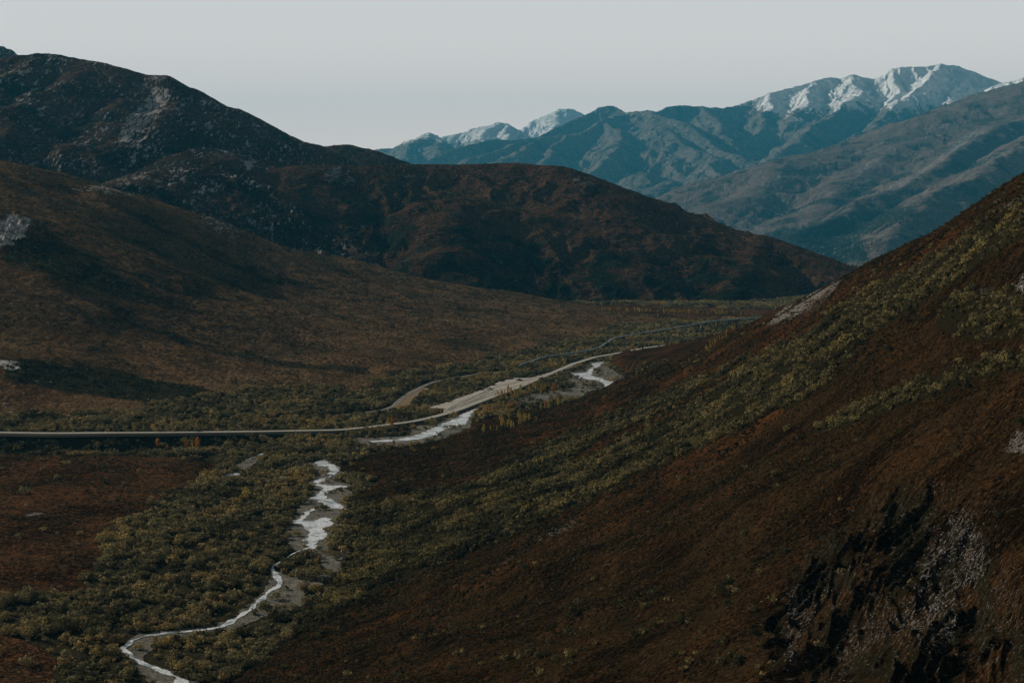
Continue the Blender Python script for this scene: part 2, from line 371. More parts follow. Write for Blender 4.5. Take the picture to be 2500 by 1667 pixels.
# ---- right hillside
def U(*a): return tuple(unp(*a))
rp = [(560,1667,FZ),(740,1500,FZ),(830,1380,FZ),(870,1290,FZ),(850,1215,FZ),(832,1150,FZ),(1000,1090,FZ),(1150,1052,FZ),(1350,993,FZ)]
pts = []
for px, py, z in rp:
    x, y, zz = ray(px, py); k = z/zz; pts.append((float(x*k), float(y*k), z))
pts += [U(1520,936,1330),U(1430,970,1345),U(1480,952,1340),U(1658,872,1210),U(1760,826,1150),U(1860,781,1080),U(1966,728,1010),U(2051,680,940),U(2126,643,880),U(2338,542,720),U(2500,452,600),U(2700,340,480),
 U(2500,1667,215),U(2500,1300,262),U(2500,1000,325),U(2500,700,435),U(2200,1667,235),U(2200,1300,300),U(2200,1050,390),U(2200,900,480),U(2200,720,660),
 U(1900,1667,275),U(1900,1300,380),U(1900,1100,480),U(1900,950,640),U(1900,830,860),U(1600,1667,320),U(1600,1350,460),U(1600,1100,700),U(1600,960,990),
 U(1300,1667,365),U(1300,1400,520),U(1300,1200,740),U(1300,1080,970),U(1000,1667,430),U(1000,1450,600),U(1000,1250,800),
 U(2500,530,900),U(2051,745,1350),U(1860,850,1450),U(2300,600,1150),U(2900,1667,170),U(2900,900,260),U(2500,610,1800)]
pts += [((px-1250)/F*D, D, z) for px, D, z in ((1480,1520,-188),(1350,1450,-190),(1250,1370,-190),(1620,1500,-184),(1750,1500,-178),(1150,1270,-188),(1000,1180,-188),(850,1080,-188),(800,900,-190),(760,780,-190),(650,660,-190),(1480,1700,-200),(1300,1600,-200),(1700,1750,-205),(1850,1700,-198),(1950,1900,-200),(1800,2250,-215),(2050,1600,-150),(2150,2200,-180))]
tp_r = Tps(pts)
a0 = 0.76
def right_fn(x, y):
    z = tp_r(x, y)
    c = x*0.727+y*0.687; a = -x*0.687+y*0.727                       # across / along the fall of the slope
    k = sstep(FZ-2, FZ+30, z)
    z = z+ridged(c/75+0.3*fbm(x/150, y/150, 5, 2), a/420, 21, 3)*4.0*k*sstep(100, 350, y)
    z = z+fbm(c/22, a/60, 23, 4)*1.1*k+fbm(x/5, y/5, 29, 3)*0.28*sstep(900, 300, y)
    # steep broken ground low on the right
    px, py = proj(x, y, z); q = pmask(px, py, [(1900,1667),(1880,1500),(1980,1350),(2140,1180),(2330,1180),(2420,1350),(2500,1700),(1950,1800)], 60)
    t_ = -0.81*x+0.59*y; s_ = 0.59*x+0.81*y; wv_ = 6*fbm(x/30, y/30, 45, 3)
    z = z+q*(ridged((t_+wv_)/15, s_/40, 41, 5)*3.2+ridged((t_+wv_)/5.5, s_/13, 43, 3)*1.5-3.0)*sstep(60, 150, y)
    return creek_gap(x, y, z)
RIGHT = Ter(-0.26, 0.52, 850, 75, 2300, 1450, right_fn)

# ---- low knoll with the cut bank beside the creek
kn = [[(1505,876,1610),(1515,868,1640),(1540,858,1650),(1600,848,1640),(1700,832,1580),(1800,803,1500),(1920,765,1400)],
      [(1540,858,1650),(1560,885,1540),(1590,905,1480)], [(1700,832,1580),(1640,880,1400)]]
def knoll_fn(x, y):
    wx = x+fbm(x/40, y/40, 51, 3)*7; wy = y+fbm(x/40, y/40, 57, 3)*7
    z, d = ridge_field(wx, wy, [(kn[0], 0.50, 2.5), (kn[1], 0.6, 1.0), (kn[2], 0.3, 4)], 1.5)
    z = z+fbm(x/14, y/14, 61, 4)*0.8
    return creek_gap(x, y, z)
KNOLL = Ter(-0.02, 0.26, 300, 1250, 2000, 260, knoll_fn)

# ---- left hillside
lp = [(-700,1045),(-300,1045),(0,1040),(400,1030),(760,1012),(930,965),(1000,925),(1150,893),(1300,865),(1450,830),(1600,795),(1800,778)]
pts = []
for px, py in lp:
    x, y, zz = ray(px, py); k = (FZ-0.5+(4.5 if px < 500 else 0))/zz; pts.append((float(x*k), float(y*k), float(zz*k)))
pts += [U(-300,380,2050),U(-100,400,2080),U(0,412,2100),U(100,438,2130),U(180,463,2150),U(255,449,2180),U(320,470,2230),U(440,511,2330),U(560,547,2430),U(700,611,2500),U(780,628,2550),U(870,636,2600),U(1000,679,2660),U(1180,701,2700),U(1400,739,2640),U(1500,756,2500),
 U(0,700,1570),U(0,880,1320),U(300,600,1900),U(300,800,1560),U(300,940,1310),U(600,700,2020),U(600,850,1600),U(900,760,1980),U(900,880,1580),U(1200,760,2220),U(1200,830,1850),
 U(-400,700,1570),U(-400,880,1320),U(0,450,2700),U(300,530,2850),U(700,680,3100),U(1100,740,3100),U(1500,775,3000),U(-600,450,2600),U(0,555,1830),U(110,560,1860)]
tp_l = Tps(pts)
def left_fn(x, y):
    z = tp_l(x, y); k = sstep(FZ-2, FZ+25, z)
    c = x*0.55+y*0.835; a = x*0.835-y*0.55
    up = sstep(FZ+15, FZ+110, z)
    z = z+ridged(c/110+0.35*fbm(x/200, y/200, 71, 2), a/700, 73, 3)*(2.0+4.0*up)*k
    z = z+fbm(c/45, a/150, 77, 4)*2.2*k
    z = z+fbm(x/18, y/18, 79, 3)*0.7*k
    px, py = proj(x, y, z)
    q = pmask(px, py, [(-60,560),(0,530),(35,518),(75,540),(130,580),(60,600),(0,610),(-60,640)], 16)
    z = z+q*(5+ridged(x/22, y/22, 83, 4)*6)
    q = pmask(px, py, [(470,515),(530,525),(600,575),(570,590),(500,550)], 10); z = z+q*ridged(x/18, y/18, 85, 3)*3
    return z
LEFT = Ter(-0.62, 0.2, 900, 1020, 3600, 620, left_fn)

# ---- rounded hill in the middle
mh = [([(430,560,2950),(500,520,3050),(560,470,3150),(640,418,3250),(720,404,3300),(860,404,3400),(1000,401,3450),(1120,402,3480),(1190,400,3480),(1265,398,3450),(1330,404,3430),(1362,405,3400),(1400,425,3380),(1440,442,3350),(1460,462,3340),(1560,512,3300),(1640,548,3260),(1700,556,3240),(1770,563,3200),(1850,573,3150),(1905,592,3100),(1960,625,3060),(2035,668,3000),(2090,700,2950)], 0.36, 7),
      ([(1050,490,3080),(1180,485,3100),(1280,515,3060),(1380,560,3000)], 0.45, 14),
      ([(700,470,3080),(640,540,2900),(560,590,2760)], 0.42, 20),
      ([(1850,580,3120),(1825,645,2900),(1790,720,2680)], 0.48, 8),
      ([(1560,530,3230),(1550,600,2980),(1530,690,2740)], 0.44, 12),
      ([(1120,480,3060),(1080,600,2820),(1040,690,2700)], 0.42, 25)]
def mid_fn(x, y):
    _, d0 = ridge_field(x, y, mh[:1], 9); a = 4+20*sstep(20, 160, d0); wx = x+fbm(x/160, y/160, 101, 4)*a; wy = y+fbm(x/160, y/160, 103, 4)*a
    z, d = ridge_field(wx, wy, mh, 4)
    k = sstep(10, 140, d)
    z = z-6*k
    z = z+ridged(x/95+0.3*fbm(x/200, y/200, 1, 2), y/260, 107, 4)*7*k+fbm(x/28, y/28, 109, 4)*(1.0+1.6*k)
    return z
MID = Ter(-0.28, 0.26, 900, 2350, 4200, 480, mid_fn)

# ---- mountain on the left
sky_l = [(-500,300,3500),(-300,190,3700),(-150,150,3800),(0,144,3900),(43,136,3900),(115,132,3900),(149,135,3880),(204,146,3850),(281,161,3800),(357,182,3780),(404,188,3760),(464,214,3740),(502,237,3740),(540,259,3740),(570,264,3740),(604,284,3750),(663,322,3800),(723,344,3900),(774,354,3980),(830,380,4050),(900,410,4100)]
lm = [(sky_l, 0.62, 10),
      ([(404,188,3760),(425,215,3690),(402,262,3560),(372,308,3430),(332,352,3300),(264,378,3180)], 0.62, 8),
      ([(88,135,3880),(60,165,3760),(26,182,3660),(-40,230,3500),(-120,320,3250)], 0.6, 8),
      ([(240,160,3830),(170,186,3700),(105,222,3560),(50,262,3400),(20,300,3300),(-60,380,3050)], 0.55, 12),
      ([(600,284,3750),(580,330,3580),(545,370,3420),(480,420,3180),(440,470,3000)], 0.55, 14),
      ([(663,322,3800),(640,370,3600),(610,400,3450),(560,430,3300)], 0.5, 14),
      ([(180,460,2750),(290,446,2850),(420,405,3080),(500,360,3350)], 0.40, 25),
      ([(300,240,3600),(250,300,3420),(180,350,3250)], 0.45, 15)]
def lm_fn(x, y):
    _, d0 = ridge_field(x, y, lm[:1], 9); a = 4+24*sstep(20, 160, d0); wx = x+fbm(x/220, y/220, 121, 5)*a; wy = y+fbm(x/220, y/220, 123, 5)*a
    z, d = ridge_field(wx, wy, lm, 7)
    k = sstep(8, 130, d)
    c = x*0.8+y*0.6; a = -x*0.6+y*0.8
    z = z+ridged(c/120, a/300, 127, 5)*12*k+fbm(x/30, y/30, 129, 4)*(1.5+2.2*k)
    return z
LMT = Ter(-0.62, -0.06, 900, 2500, 4600, 560, lm_fn)
back = [([(-60,60,5200),(0,110,5200),(9,120,5200),(40,134,5200),(90,170,5200)], 0.7, 5), ]
def back_fn(x, y):
    z, d = ridge_field(x+fbm(x/90, y/90, 131, 4)*20, y, back, 6); return z+fbm(x/25, y/25, 132, 4)*6
BACK = Ter(-0.62, -0.27, 160, 4700, 6200, 90, back_fn)
small = [([(740,372,4500),(800,357,4500),(846,353,4500),(876,360,4500),(905,378,4450),(953,400,4400),(1010,430,4300)], 0.4, 14)]
def small_fn(x, y):
    z, d = ridge_field(x+fbm(x/90, y/90, 133, 3)*10, y, small, 6); return z+fbm(x/30, y/30, 134, 4)*2.5
SMALL = Ter(-0.2, 0.0, 260, 4000, 5200, 110, small_fn)

# ---- far slopes on the right
r_sky = [(1500,545,7800),(1572,513,7600),(1649,479,7500),(1734,440,7400),(1823,415,7400),(1900,393,7450),(1959,381,7500),(2057,366,7600),(2120,357,7750),(2181,338,7850),(2240,300,7900),(2300,270,8000),(2351,253,8100),(2436,238,8300),(2500,206,8400),(2650,150,8500),(2900,120,8600)]
rr = [(r_sky, 0.36, 20),
      ([(2200,330,7850),(2189,364,7500),(2138,393,7150),(2074,440,6750),(2040,474,6500),(1980,520,6100)], 0.42, 18),
      ([(2700,210,7900),(2500,290,7500),(2406,317,7200),(2342,355,6850),(2278,406,6450),(2223,440,6200),(2138,478,5950),(2053,520,5650),(1960,570,5300)], 0.50, 12),
      ([(2750,250,7000),(2600,300,6600),(2500,342,6200),(2436,389,5850),(2351,440,5450),(2300,474,5250),(2230,530,4900),(2150,590,4600)], 0.52, 12),
      ([(1959,381,7500),(1900,430,7100),(1800,480,6700),(1720,530,6400)], 0.34, 30),
      ([(2500,206,8400),(2440,290,7900),(2400,330,7400)], 0.45, 20)]
def rr_fn(x, y):
    wx = x+fbm(x/420, y/420, 141, 5)*55; wy = y+fbm(x/420, y/420, 143, 5)*55
    z, d = ridge_field(wx, wy, rr, 14)
    k = sstep(20, 220, d)
    c = x*0.6+y*0.8; a = -x*0.8+y*0.6
    z = z+ridged(c/260, a/900, 147, 5)*26*k+fbm(x/60, y/60, 149, 4)*(2+6*k)
    fl_ = -246+fbm(x/300, y/300, 151, 4)*6
    kk = 14; m = np.maximum(z, fl_); return m+kk*np.log(np.exp((z-m)/kk)+np.exp((fl_-m)/kk))
RFAR = Ter(0.02, 0.5, 900, 3300, 10500, 620, rr_fn, FARK)

# ---- blue range and snow massif behind
b_sky = [(940,450,11500),(1038,398,11600),(1106,364,11800),(1195,342,12000),(1251,342,12100),(1310,336,12200),(1408,287,12600),(1438,277,12700),(1463,264,12800),(1485,257,12800),(1505,262,12750),(1523,272,12600),(1534,275,12500),(1555,272,12300),(1589,271,12200),(1610,274,12400),(1630,262,12500),(1649,258,12500),(1713,261,12600),(1768,264,12700),(1806,257,12800),(1883,228,13000),(1940,212,13100),(2027,189,13200),(2050,192,13200),(2083,183,13200),(2110,188,13200),(2125,191,13200),(2138,195,13200),(2180,170,13200),(2202,163,13200),(2240,164,13200),(2268,162,13200),(2295,157,13200),(2338,161,13300),(2368,174,13300),(2406,189,13300),(2448,203,13400),(2520,215,13400),(2700,260,13500)]
bb = [(b_sky, 0.72, 8),
      ([(2083,183,13200),(2091,228,12500),(2019,279,11700),(1968,330,11000),(1904,372,10400),(1849,404,10000),(1800,440,9600)], 0.55, 14),
      ([(2138,195,13200),(2150,225,12800),(2130,250,12500)], 0.75, 8),
      ([(2295,157,13200),(2249,215,12400),(2163,279,11600),(2117,321,11000),(2061,355,10500),(2000,400,10000)], 0.58, 12),
      ([(2180,170,13200),(2190,215,12700),(2170,250,12300)], 0.75, 8),
      ([(2368,174,13300),(2340,215,12700),(2325,250,12200),(2280,300,11500)], 0.62, 12),
      ([(2448,203,13400),(2470,250,12500),(2440,290,12000)], 0.6, 12),
      ([(2550,170,11800),(2500,190,12000),(2470,199,12100),(2430,225,12000),(2380,262,11500)], 0.5, 10),
      ([(1585,271,12200),(1670,304,11500),(1755,355,10800),(1840,402,10200)], 0.55, 14),
      ([(1610,300,11800),(1649,338,11000),(1713,368,10500),(1749,389,10200),(1738,432,9700)], 0.5, 14),
      ([(1523,279,12300),(1395,328,11500),(1268,347,11200),(1180,380,10800),(1080,430,10300)], 0.55, 12),
      ([(1500,300,11900),(1489,383,10500),(1430,430,10000),(1400,470,9600)], 0.55, 12),
      ([(1395,328,11500),(1340,370,10900),(1300,410,10400)], 0.55, 12),
      ([(1330,335,11400),(1260,370,10800),(1220,400,10400)], 0.55, 12),
      ([(1883,228,13000),(1870,290,12000),(1820,350,11300)], 0.6, 14),
      ([(1985,205,13100),(1960,260,12300),(1930,300,11800)], 0.62, 12),
      ([(1713,261,12600),(1740,300,11800),(1790,340,11200)], 0.55, 14),
      ([(1580,420,9800),(1560,470,9200),(1640,440,9500)], 0.4, 20)]
def blue_fn(x, y):
    _, d0 = ridge_field(x, y, bb[:1], 9); a = 15+80*sstep(50, 500, d0); wx = x+fbm(x/700, y/700, 161, 6)*a; wy = y+fbm(x/700, y/700, 163, 6)*a
    z, d = ridge_field(wx, wy, bb, 8)
    k = sstep(10, 300, d)
    z = z+ridged((x*0.9+y*0.43)/170, (y*0.9-x*0.43)/700, 165, 4)*20*k
    z = z+ridged(x/330, y/700, 167, 5)*34*k+ridged(x/130, y/180, 168, 4)*(13+12*sstep(560, 900, z))*sstep(5, 90, d)+ridged(x/55, y/90, 169, 3)*4*sstep(560, 900, z)*sstep(4, 60, d)+fbm(x/80, y/80, 169, 5)*(7+10*k)
    return z
BLUE = Ter(-0.12, 0.47, 1200, 8600, 14600, 640, blue_fn, FARK)
p3 = [([(800,385,17000),(893,366,17000),(970,359,17000),(1000,347,17000),(1030,329,17000),(1040,326,17000),(1051,326,17000),(1057,337,17000),(1102,357,17000),(1160,385,17000)], 0.6, 8),
      ([(1040,328,17000),(1000,365,15800),(960,400,15000)], 0.55, 14), ([(1057,337,17000),(1080,370,15600)], 0.5, 14)]
p2 = [([(1000,345,20000),(1064,337,20000),(1100,332,20000),(1140,325,20000),(1175,312,20000),(1204,300,20000),(1214,304,20000),(1225,303,20000),(1247,321,20000),(1270,330,20000),(1289,332,20000),(1340,350,20000)], 0.6, 8),
      ([(1204,300,20000),(1170,340,18700),(1130,370,18000)], 0.55, 14), ([(1225,303,20000),(1240,345,18700)], 0.55, 14)]
p1 = [([(1230,350,23000),(1281,323,23000),(1300,314,23000),(1319,302,23000),(1345,284,23000),(1370,268,23000),(1383,267,23000),(1395,266,23000),(1423,279,23000),(1480,320,23000)], 0.6, 8),
      ([(1370,268,23000),(1345,320,21800),(1310,360,21200)], 0.55, 14)]
def far_fn(rg, sd_):
    def f(x, y):
        wx = x+fbm(x/700, y/700, sd_, 6)*110; wy = y+fbm(x/700, y/700, sd_+2, 6)*110
        z, d = ridge_field(wx, wy, rg, 16); k = sstep(10, 300, d)
        return z+ridged(x/350, y/600, sd_+4, 5)*60*k+fbm(x/90, y/90, sd_+5, 5)*(10+14*k)
    return f
P3 = Ter(-0.16, 0.02, 300, 14800, 18200, 160, far_fn(p3, 201), 1.5)
P2 = Ter(-0.1, 0.06, 300, 17500, 21200, 150, far_fn(p2, 211), 1.5)
P1 = Ter(-0.03, 0.1, 260, 20800, 24200, 140, far_fn(p1, 221), 1.5)

# ------------------------------------------------------------------ surface zones (where rock, scrub, red ground and painted shade lie)
def nz(t, s, seed, oct=4): return fbm(t.X/s, t.Y/s, seed, oct)
R = RIGHT
PXn = R.PX+nz(R, 12, 301)*10; PYn = R.PY+nz(R, 12, 303)*7
ORANGE = [[(2053,722),(1968,790),(1883,841),(1798,901),(1691,969),(1585,1033),(1500,1065),(1400,1130)],
          [(2350,560),(2126,690),(2000,765),(1900,815),(1800,868),(1650,930),(1500,985),(1350,1060),(1100,1190)],
          [(1900,1000),(1800,1065),(1650,1140),(1500,1210),(1300,1330),(1180,1400)]]
BELT = [(500,1667),(600,1640),(720,1560),(850,1475),(1000,1405),(1200,1335),(1400,1235),(1600,1140),(1800,1055),(1950,985),(2010,945),(2090,860),(2150,800),(2230,760),(2350,670),(2500,580),(2500,490),(2400,545),(2300,615),(2150,690),(2060,745),(1960,812),(1850,850),(1750,905),(1650,945),(1560,985),(1450,1025),(1330,1070),(1250,1120),(1100,1185),(950,1215),(860,1210),(850,1290),(820,1400),(700,1500)]
BELT2 = [(2520,850),(2400,872),(2300,905),(2160,955),(2100,985),(2020,1020),(1960,1055),(2000,1058),(2100,1030),(2200,995),(2300,962),(2420,915),(2520,900)]
BELT3 = [(2520,720),(2380,700),(2300,720),(2280,800),(2380,840),(2520,830)]
veg = np.maximum.reduce([pmask(PXn, PYn, BELT, 10), pmask(PXn, PYn, BELT2, 8), 0.75*pmask(PXn, PYn, BELT3, 20)])
veg = veg*(1-0.9*np.maximum.reduce([lmask(PXn, PYn, l, 9, 5) for l in ORANGE]))
veg = np.maximum(veg, 0.25*pmask(PXn, PYn, [(1150,1667),(1250,1500),(1500,1480),(1750,1420),(1900,1450),(1950,1667)], 60))
SHADEG = pmask(PXn, PYn, [(1880,1680),(1850,1500),(1950,1340),(2080,1230),(2200,1180),(2330,1200),(2430,1330),(2520,1450),(2520,1680)], 50)*sstep(-0.35, 0.25, fbm(PXn/90, PYn/130, 317, 4))  # shade of the gully face and lower slope, painted as dark ground cover
SHADEG = np.maximum(SHADEG, 0.75*pmask(PXn, PYn, [(1000,1680),(1250,1480),(1600,1420),(1850,1400),(1950,1680)], 90)*sstep(-0.2, 0.4, fbm(PXn/70, PYn/50, 319, 4)))
veg = np.maximum(veg, 0.62*SHADEG)
red = np.maximum.reduce([lmask(PXn, PYn, l, 16, 12) for l in ORANGE]+[0.55*pmask(PXn, PYn, [(830,1150),(1150,1055),(1500,930),(1860,775),(2051,680),(2150,650),(2000,760),(1700,905),(1500,990),(1250,1110),(950,1210)], 12)])
red = np.maximum(red, lmask(PXn, PYn, [(2400,905),(2200,975),(2000,1050),(1800,1110),(1500,1270),(1300,1370),(1000,1490),(700,1640)], 16, 16)*0.7)
red = np.clip(red*(0.55+0.9*nz(R, 35, 311))+0.30*sstep(0.1, 0.6, nz(R, 25, 313)), 0, 1)
rock = np.maximum.reduce([
    1.05*pmask(PXn, PYn, [(1862,800),(1905,760),(1950,735),(2000,700),(2035,672),(2062,668),(2040,700),(2000,735),(1950,770),(1900,795)], 8),
    0.42*pmask(PXn, PYn, [(1870,790),(1950,720),(2050,670),(2100,650),(2030,730),(1950,790)], 10),
    0.8*pmask(PXn, PYn, [(1320,1310),(1350,1285),(1415,1266),(1412,1282),(1370,1302)], 5),
    0.45*lmask(PXn, PYn, [(1340,1300),(1250,1360),(1180,1410)], 7, 6),
    0.8*pmask(PXn, PYn, [(2468,700),(2500,665),(2530,650),(2530,720),(2480,712)], 6),
    0.7*pmask(PXn, PYn, [(2440,500),(2500,470),(2520,480),(2460,515)], 6),
    0.5*pmask(PXn, PYn, [(2380,690),(2440,715),(2500,720),(2470,740),(2390,720)], 9),
    0.7*pmask(PXn, PYn, [(2450,1100),(2485,1045),(2510,1060),(2500,1110),(2470,1105)], 7),
    0.5*pmask(PXn, PYn, [(2270,1195),(2310,1175),(2320,1190),(2280,1205)], 5),
    0.48*pmask(PXn, PYn, [(1915,1600),(1925,1440),(1960,1420),(2000,1480),(1960,1560),(1935,1640)], 14),
    0.52*pmask(PXn, PYn, [(2210,1500),(2260,1340),(2350,1260),(2400,1300),(2410,1400),(2350,1440),(2330,1560),(2280,1620),(2240,1590)], 16),
    0.42*pmask(PXn, PYn, [(2010,1667),(2060,1540),(2140,1480),(2230,1460),(2260,1520),(2100,1600),(2060,1680)], 16), 0.26*pmask(PXn, PYn, [(1880,1680),(1850,1500),(1950,1340),(2080,1230),(2200,1180),(2330,1200),(2430,1330),(2520,1450),(2520,1680)], 50)])
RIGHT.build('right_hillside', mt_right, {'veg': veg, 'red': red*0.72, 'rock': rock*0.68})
veg_R = (RIGHT, veg)

Fl = FLOOR
PXn = Fl.PX+nz(Fl, 20, 321)*14; PYn = Fl.PY+nz(Fl, 20, 323)*8
BARE = [(-50,1112),(200,1112),(420,1118),(540,1135),(500,1165),(420,1200),(370,1240),(280,1275),(240,1320),(220,1400),(190,1450),(100,1455),(-50,1450)]
BARE2 = [(-50,1545),(60,1560),(140,1610),(120,1700),(-50,1700)]
BARE3 = [(380,1290),(480,1270),(560,1300),(600,1350),(560,1400),(420,1370)]
BARE4 = [(1120,1030),(1250,1010),(1330,990),(1300,1040),(1150,1062),(1000,1090),(900,1120),(880,1110),(1050,1075)]
BARE5 = [(1180,742),(1480,742),(1900,755),(1900,775),(1700,785),(1500,790),(1300,800),(1150,800)]
bare = np.maximum.reduce([0.85*pmask(PXn, PYn, BARE5, 8), pmask(PXn, PYn, BARE, 12), pmask(PXn, PYn, BARE2, 12), 0.3*pmask(PXn, PYn, BARE3, 30), 0.7*pmask(PXn, PYn, BARE4, 10)])
vegf = np.clip(1-bare, 0, 1)*0.9
redf = np.clip(bare*(0.5+1.0*nz(Fl, 30, 325)), 0, 1)
rockf = np.maximum.reduce([0.75*pmask(PXn, PYn, [(60,1248),(105,1245),(115,1254),(75,1258)], 4), 0.6*pmask(PXn, PYn, [(254,1400),(262,1382),(266,1384),(260,1404)], 4)])
FLOOR.build('valley_floor', mt_floor, {'veg': vegf, 'red': redf, 'rock': rockf})

K = KNOLL
PXn = K.PX+nz(K, 10, 331)*4; PYn = K.PY+nz(K, 10, 333)*3
rk = pmask(PXn, PYn, [(1462,900),(1470,888),(1500,890),(1525,905),(1528,930),(1495,925),(1478,915)], 5)
KNOLL.build('knoll', mt_right, {'rock': rk*0.55, 'red': np.clip(0.35+nz(K, 30, 335)*0.6, 0, 1)*0.8,
     'veg': 0.9*pmask(PXn, PYn, [(1530,925),(1560,895),(1640,880),(1700,860),(1700,900),(1560,935)], 8)})

Lt = LEFT
PXn = Lt.PX+nz(Lt, 40, 341)*14; PYn = Lt.PY+nz(Lt, 40, 343)*9
LV = [[(0,870),(120,880),(300,905),(480,950),(640,985),(800,1000),(780,1015),(560,1000),(350,985),(150,955),(0,930)],
      [(850,960),(960,900),(1060,890),(1180,880),(1300,850),(1440,835),(1440,850),(1250,880),(1000,950),(880,990)]]
vl = np.maximum.reduce([w_*pmask(PXn, PYn, p, 14) for w_, p in zip((0.9, 0.62), LV)])
lines = [[(240,480),(400,560),(520,620),(640,680),(800,705)],[(100,560),(260,650),(400,700),(560,735)],[(300,780),(500,850),(700,890),(900,905)],[(150,640),(330,720),(480,760)],[(560,720),(760,760),(960,800)],[(880,650),(960,690),(1080,700)],[(0,700),(200,760),(400,830),(620,870)],[(620,880),(800,900),(960,880)],[(1000,720),(1200,760),(1330,790)]]
for i, l in enumerate(lines): vl = np.maximum(vl, (0.62 if i < 4 else 0.48)*lmask(PXn, PYn, l, 9, 9))
vl = np.maximum(vl, 0.24+0.35*nz(Lt, 120, 345))
vl = np.maximum(vl, 0.7*pmask(PXn, PYn, [(40,560),(180,590),(330,690),(420,760),(200,720),(0,640)], 30))
rl = np.maximum.reduce([0.95*pmask(PXn, PYn, [(-60,555),(0,532),(35,519),(72,535),(80,560),(60,585),(20,595),(-60,610)], 7),
    0.85*pmask(PXn, PYn, [(-40,880),(0,874),(45,876),(52,890),(30,905),(0,898),(-40,905)], 5),
    0.5*pmask(PXn, PYn, [(180,462),(250,448),(320,468),(330,480),(230,470)], 6), 0.42*pmask(PXn, PYn, [(470,515),(530,528),(600,570),(570,588),(500,550)], 12)])
LEFT.build('left_hillside', mt_left, {'veg': vl, 'rock': rl, 'red': np.clip(0.25+0.6*nz(Lt, 150, 347), 0, 1)*0.6})

Md = MID
PXn = Md.PX+nz(Md, 60, 351)*14; PYn = Md.PY+nz(Md, 60, 353)*12
vm = 0.52*pmask(PXn, PYn, [(480,620),(620,540),(700,470),(900,470),(1050,560),(1200,540),(1350,600),(1500,590),(1560,640),(1700,600),(1900,640),(1900,770),(400,780)], 60)+0.4*nz(Md, 70, 355)
rm = np.maximum.reduce([0.62*pmask(PXn, PYn, [(795,415),(830,405),(832,430),(805,445)], 6), 0.62*pmask(PXn, PYn, [(835,430),(858,415),(856,450),(838,455)], 6), 0.5*pmask(PXn, PYn, [(735,410),(790,402),(780,412),(740,415)], 5),
    0.6*pmask(PXn, PYn, [(618,455),(650,436),(648,442),(625,457)], 4), 0.4*pmask(PXn, PYn, [(970,415),(1010,425),(1030,460),(1000,455)], 8), 0.45*pmask(PXn, PYn, [(1362,404),(1400,425),(1450,442),(1450,455),(1400,440)], 7), 0.08+0.2*nz(Md, 50, 357)])
MID.build('rounded_hill', mt_mid, {'veg': vm, 'rock': rm, 'red': 0.3*np.ones(Md.X.shape)})

Lm = LMT
PXn = Lm.PX+nz(Lm, 60, 361)*12; PYn = Lm.PY+nz(Lm, 60, 363)*12
rm = np.maximum.reduce([0.70*pmask(PXn, PYn, [(383,203),(425,212),(402,262),(374,300),(340,335),(290,352),(272,365),(298,310),(340,258)], 10),
   0.6*pmask(PXn, PYn, [(355,190),(372,190),(345,225),(310,250)], 6), 0.7*pmask(PXn, PYn, [(40,175),(60,160),(80,170),(60,182)], 7), 0.6*pmask(PXn, PYn, [(110,185),(60,250),(45,255),(80,200)], 8),
   0.7*pmask(PXn, PYn, [(80,140),(90,135),(40,180),(26,185)], 5), 0.65*pmask(PXn, PYn, [(90,270),(122,262),(118,278),(95,285)], 6), 0.6*pmask(PXn, PYn, [(320,340),(372,325),(350,350),(325,358)], 6),
   0.72*pmask(PXn, PYn, [(592,400),(612,385),(636,390),(612,415),(600,418)], 7), 0.6*pmask(PXn, PYn, [(570,305),(592,296),(575,318),(566,314)], 4), 0.55*pmask(PXn, PYn, [(590,345),(604,322),(600,355),(590,363)], 4),
   0.55*pmask(PXn, PYn, [(222,420),(235,385),(236,400),(228,424)], 4), 0.55*pmask(PXn, PYn, [(295,410),(300,380),(345,360),(330,400),(310,415)], 7), 0.48*pmask(PXn, PYn, [(180,470),(300,440),(420,400),(400,420),(300,460)], 8),
   0.5*pmask(PXn, PYn, [(465,470),(500,440),(560,440),(520,480),(480,500)], 10), 0.21+0.26*nz(Lm, 90, 365)])
LMT.build('left_mountain', mt_lm, {'rock': rm, 'veg': 0.30+0.5*nz(Lm, 160, 367), 'red': 0.15*np.ones(Lm.X.shape)})
BACK.build('crag', mt_lm, {'rock': 0.45*np.ones(BACK.X.shape), 'veg': 0.4*np.ones(BACK.X.shape)})
SMALL.build('small_hill', mt_mid, {'veg': 0.3+0.3*nz(SMALL, 80, 369)})

Rf = RFAR
PXn = Rf.PX+nz(Rf, 200, 371)*12; PYn = Rf.PY+nz(Rf, 200, 373)*10
rm = np.maximum.reduce([0.55*lmask(PXn, PYn, [(2406,317),(2342,352),(2278,403),(2223,438),(2180,460)], 9, 9), 0.52*lmask(PXn, PYn, [(2500,342),(2436,388),(2351,440),(2300,474)], 8, 8),
    0.6*lmask(PXn, PYn, [(2189,364),(2138,393),(2074,440)], 5, 5), 0.6*lmask(PXn, PYn, [(2160,345),(2060,390)], 5, 5), 0.6*pmask(PXn, PYn, [(1870,450),(1910,425),(1912,432),(1880,455)], 4), 0.15+0.3*nz(Rf, 300, 375)])
vm = np.maximum(0.30+0.5*nz(Rf, 400, 377), 0.9*pmask(PXn, PYn, [(1850,575),(2000,535),(2200,500),(2250,520),(2100,580),(2130,640),(1950,650),(1900,600)], 14))
RFAR.build('far_slopes', mt_far, {'rock': rm, 'veg': vm, 'red': 0.1*np.ones(Rf.X.shape)})
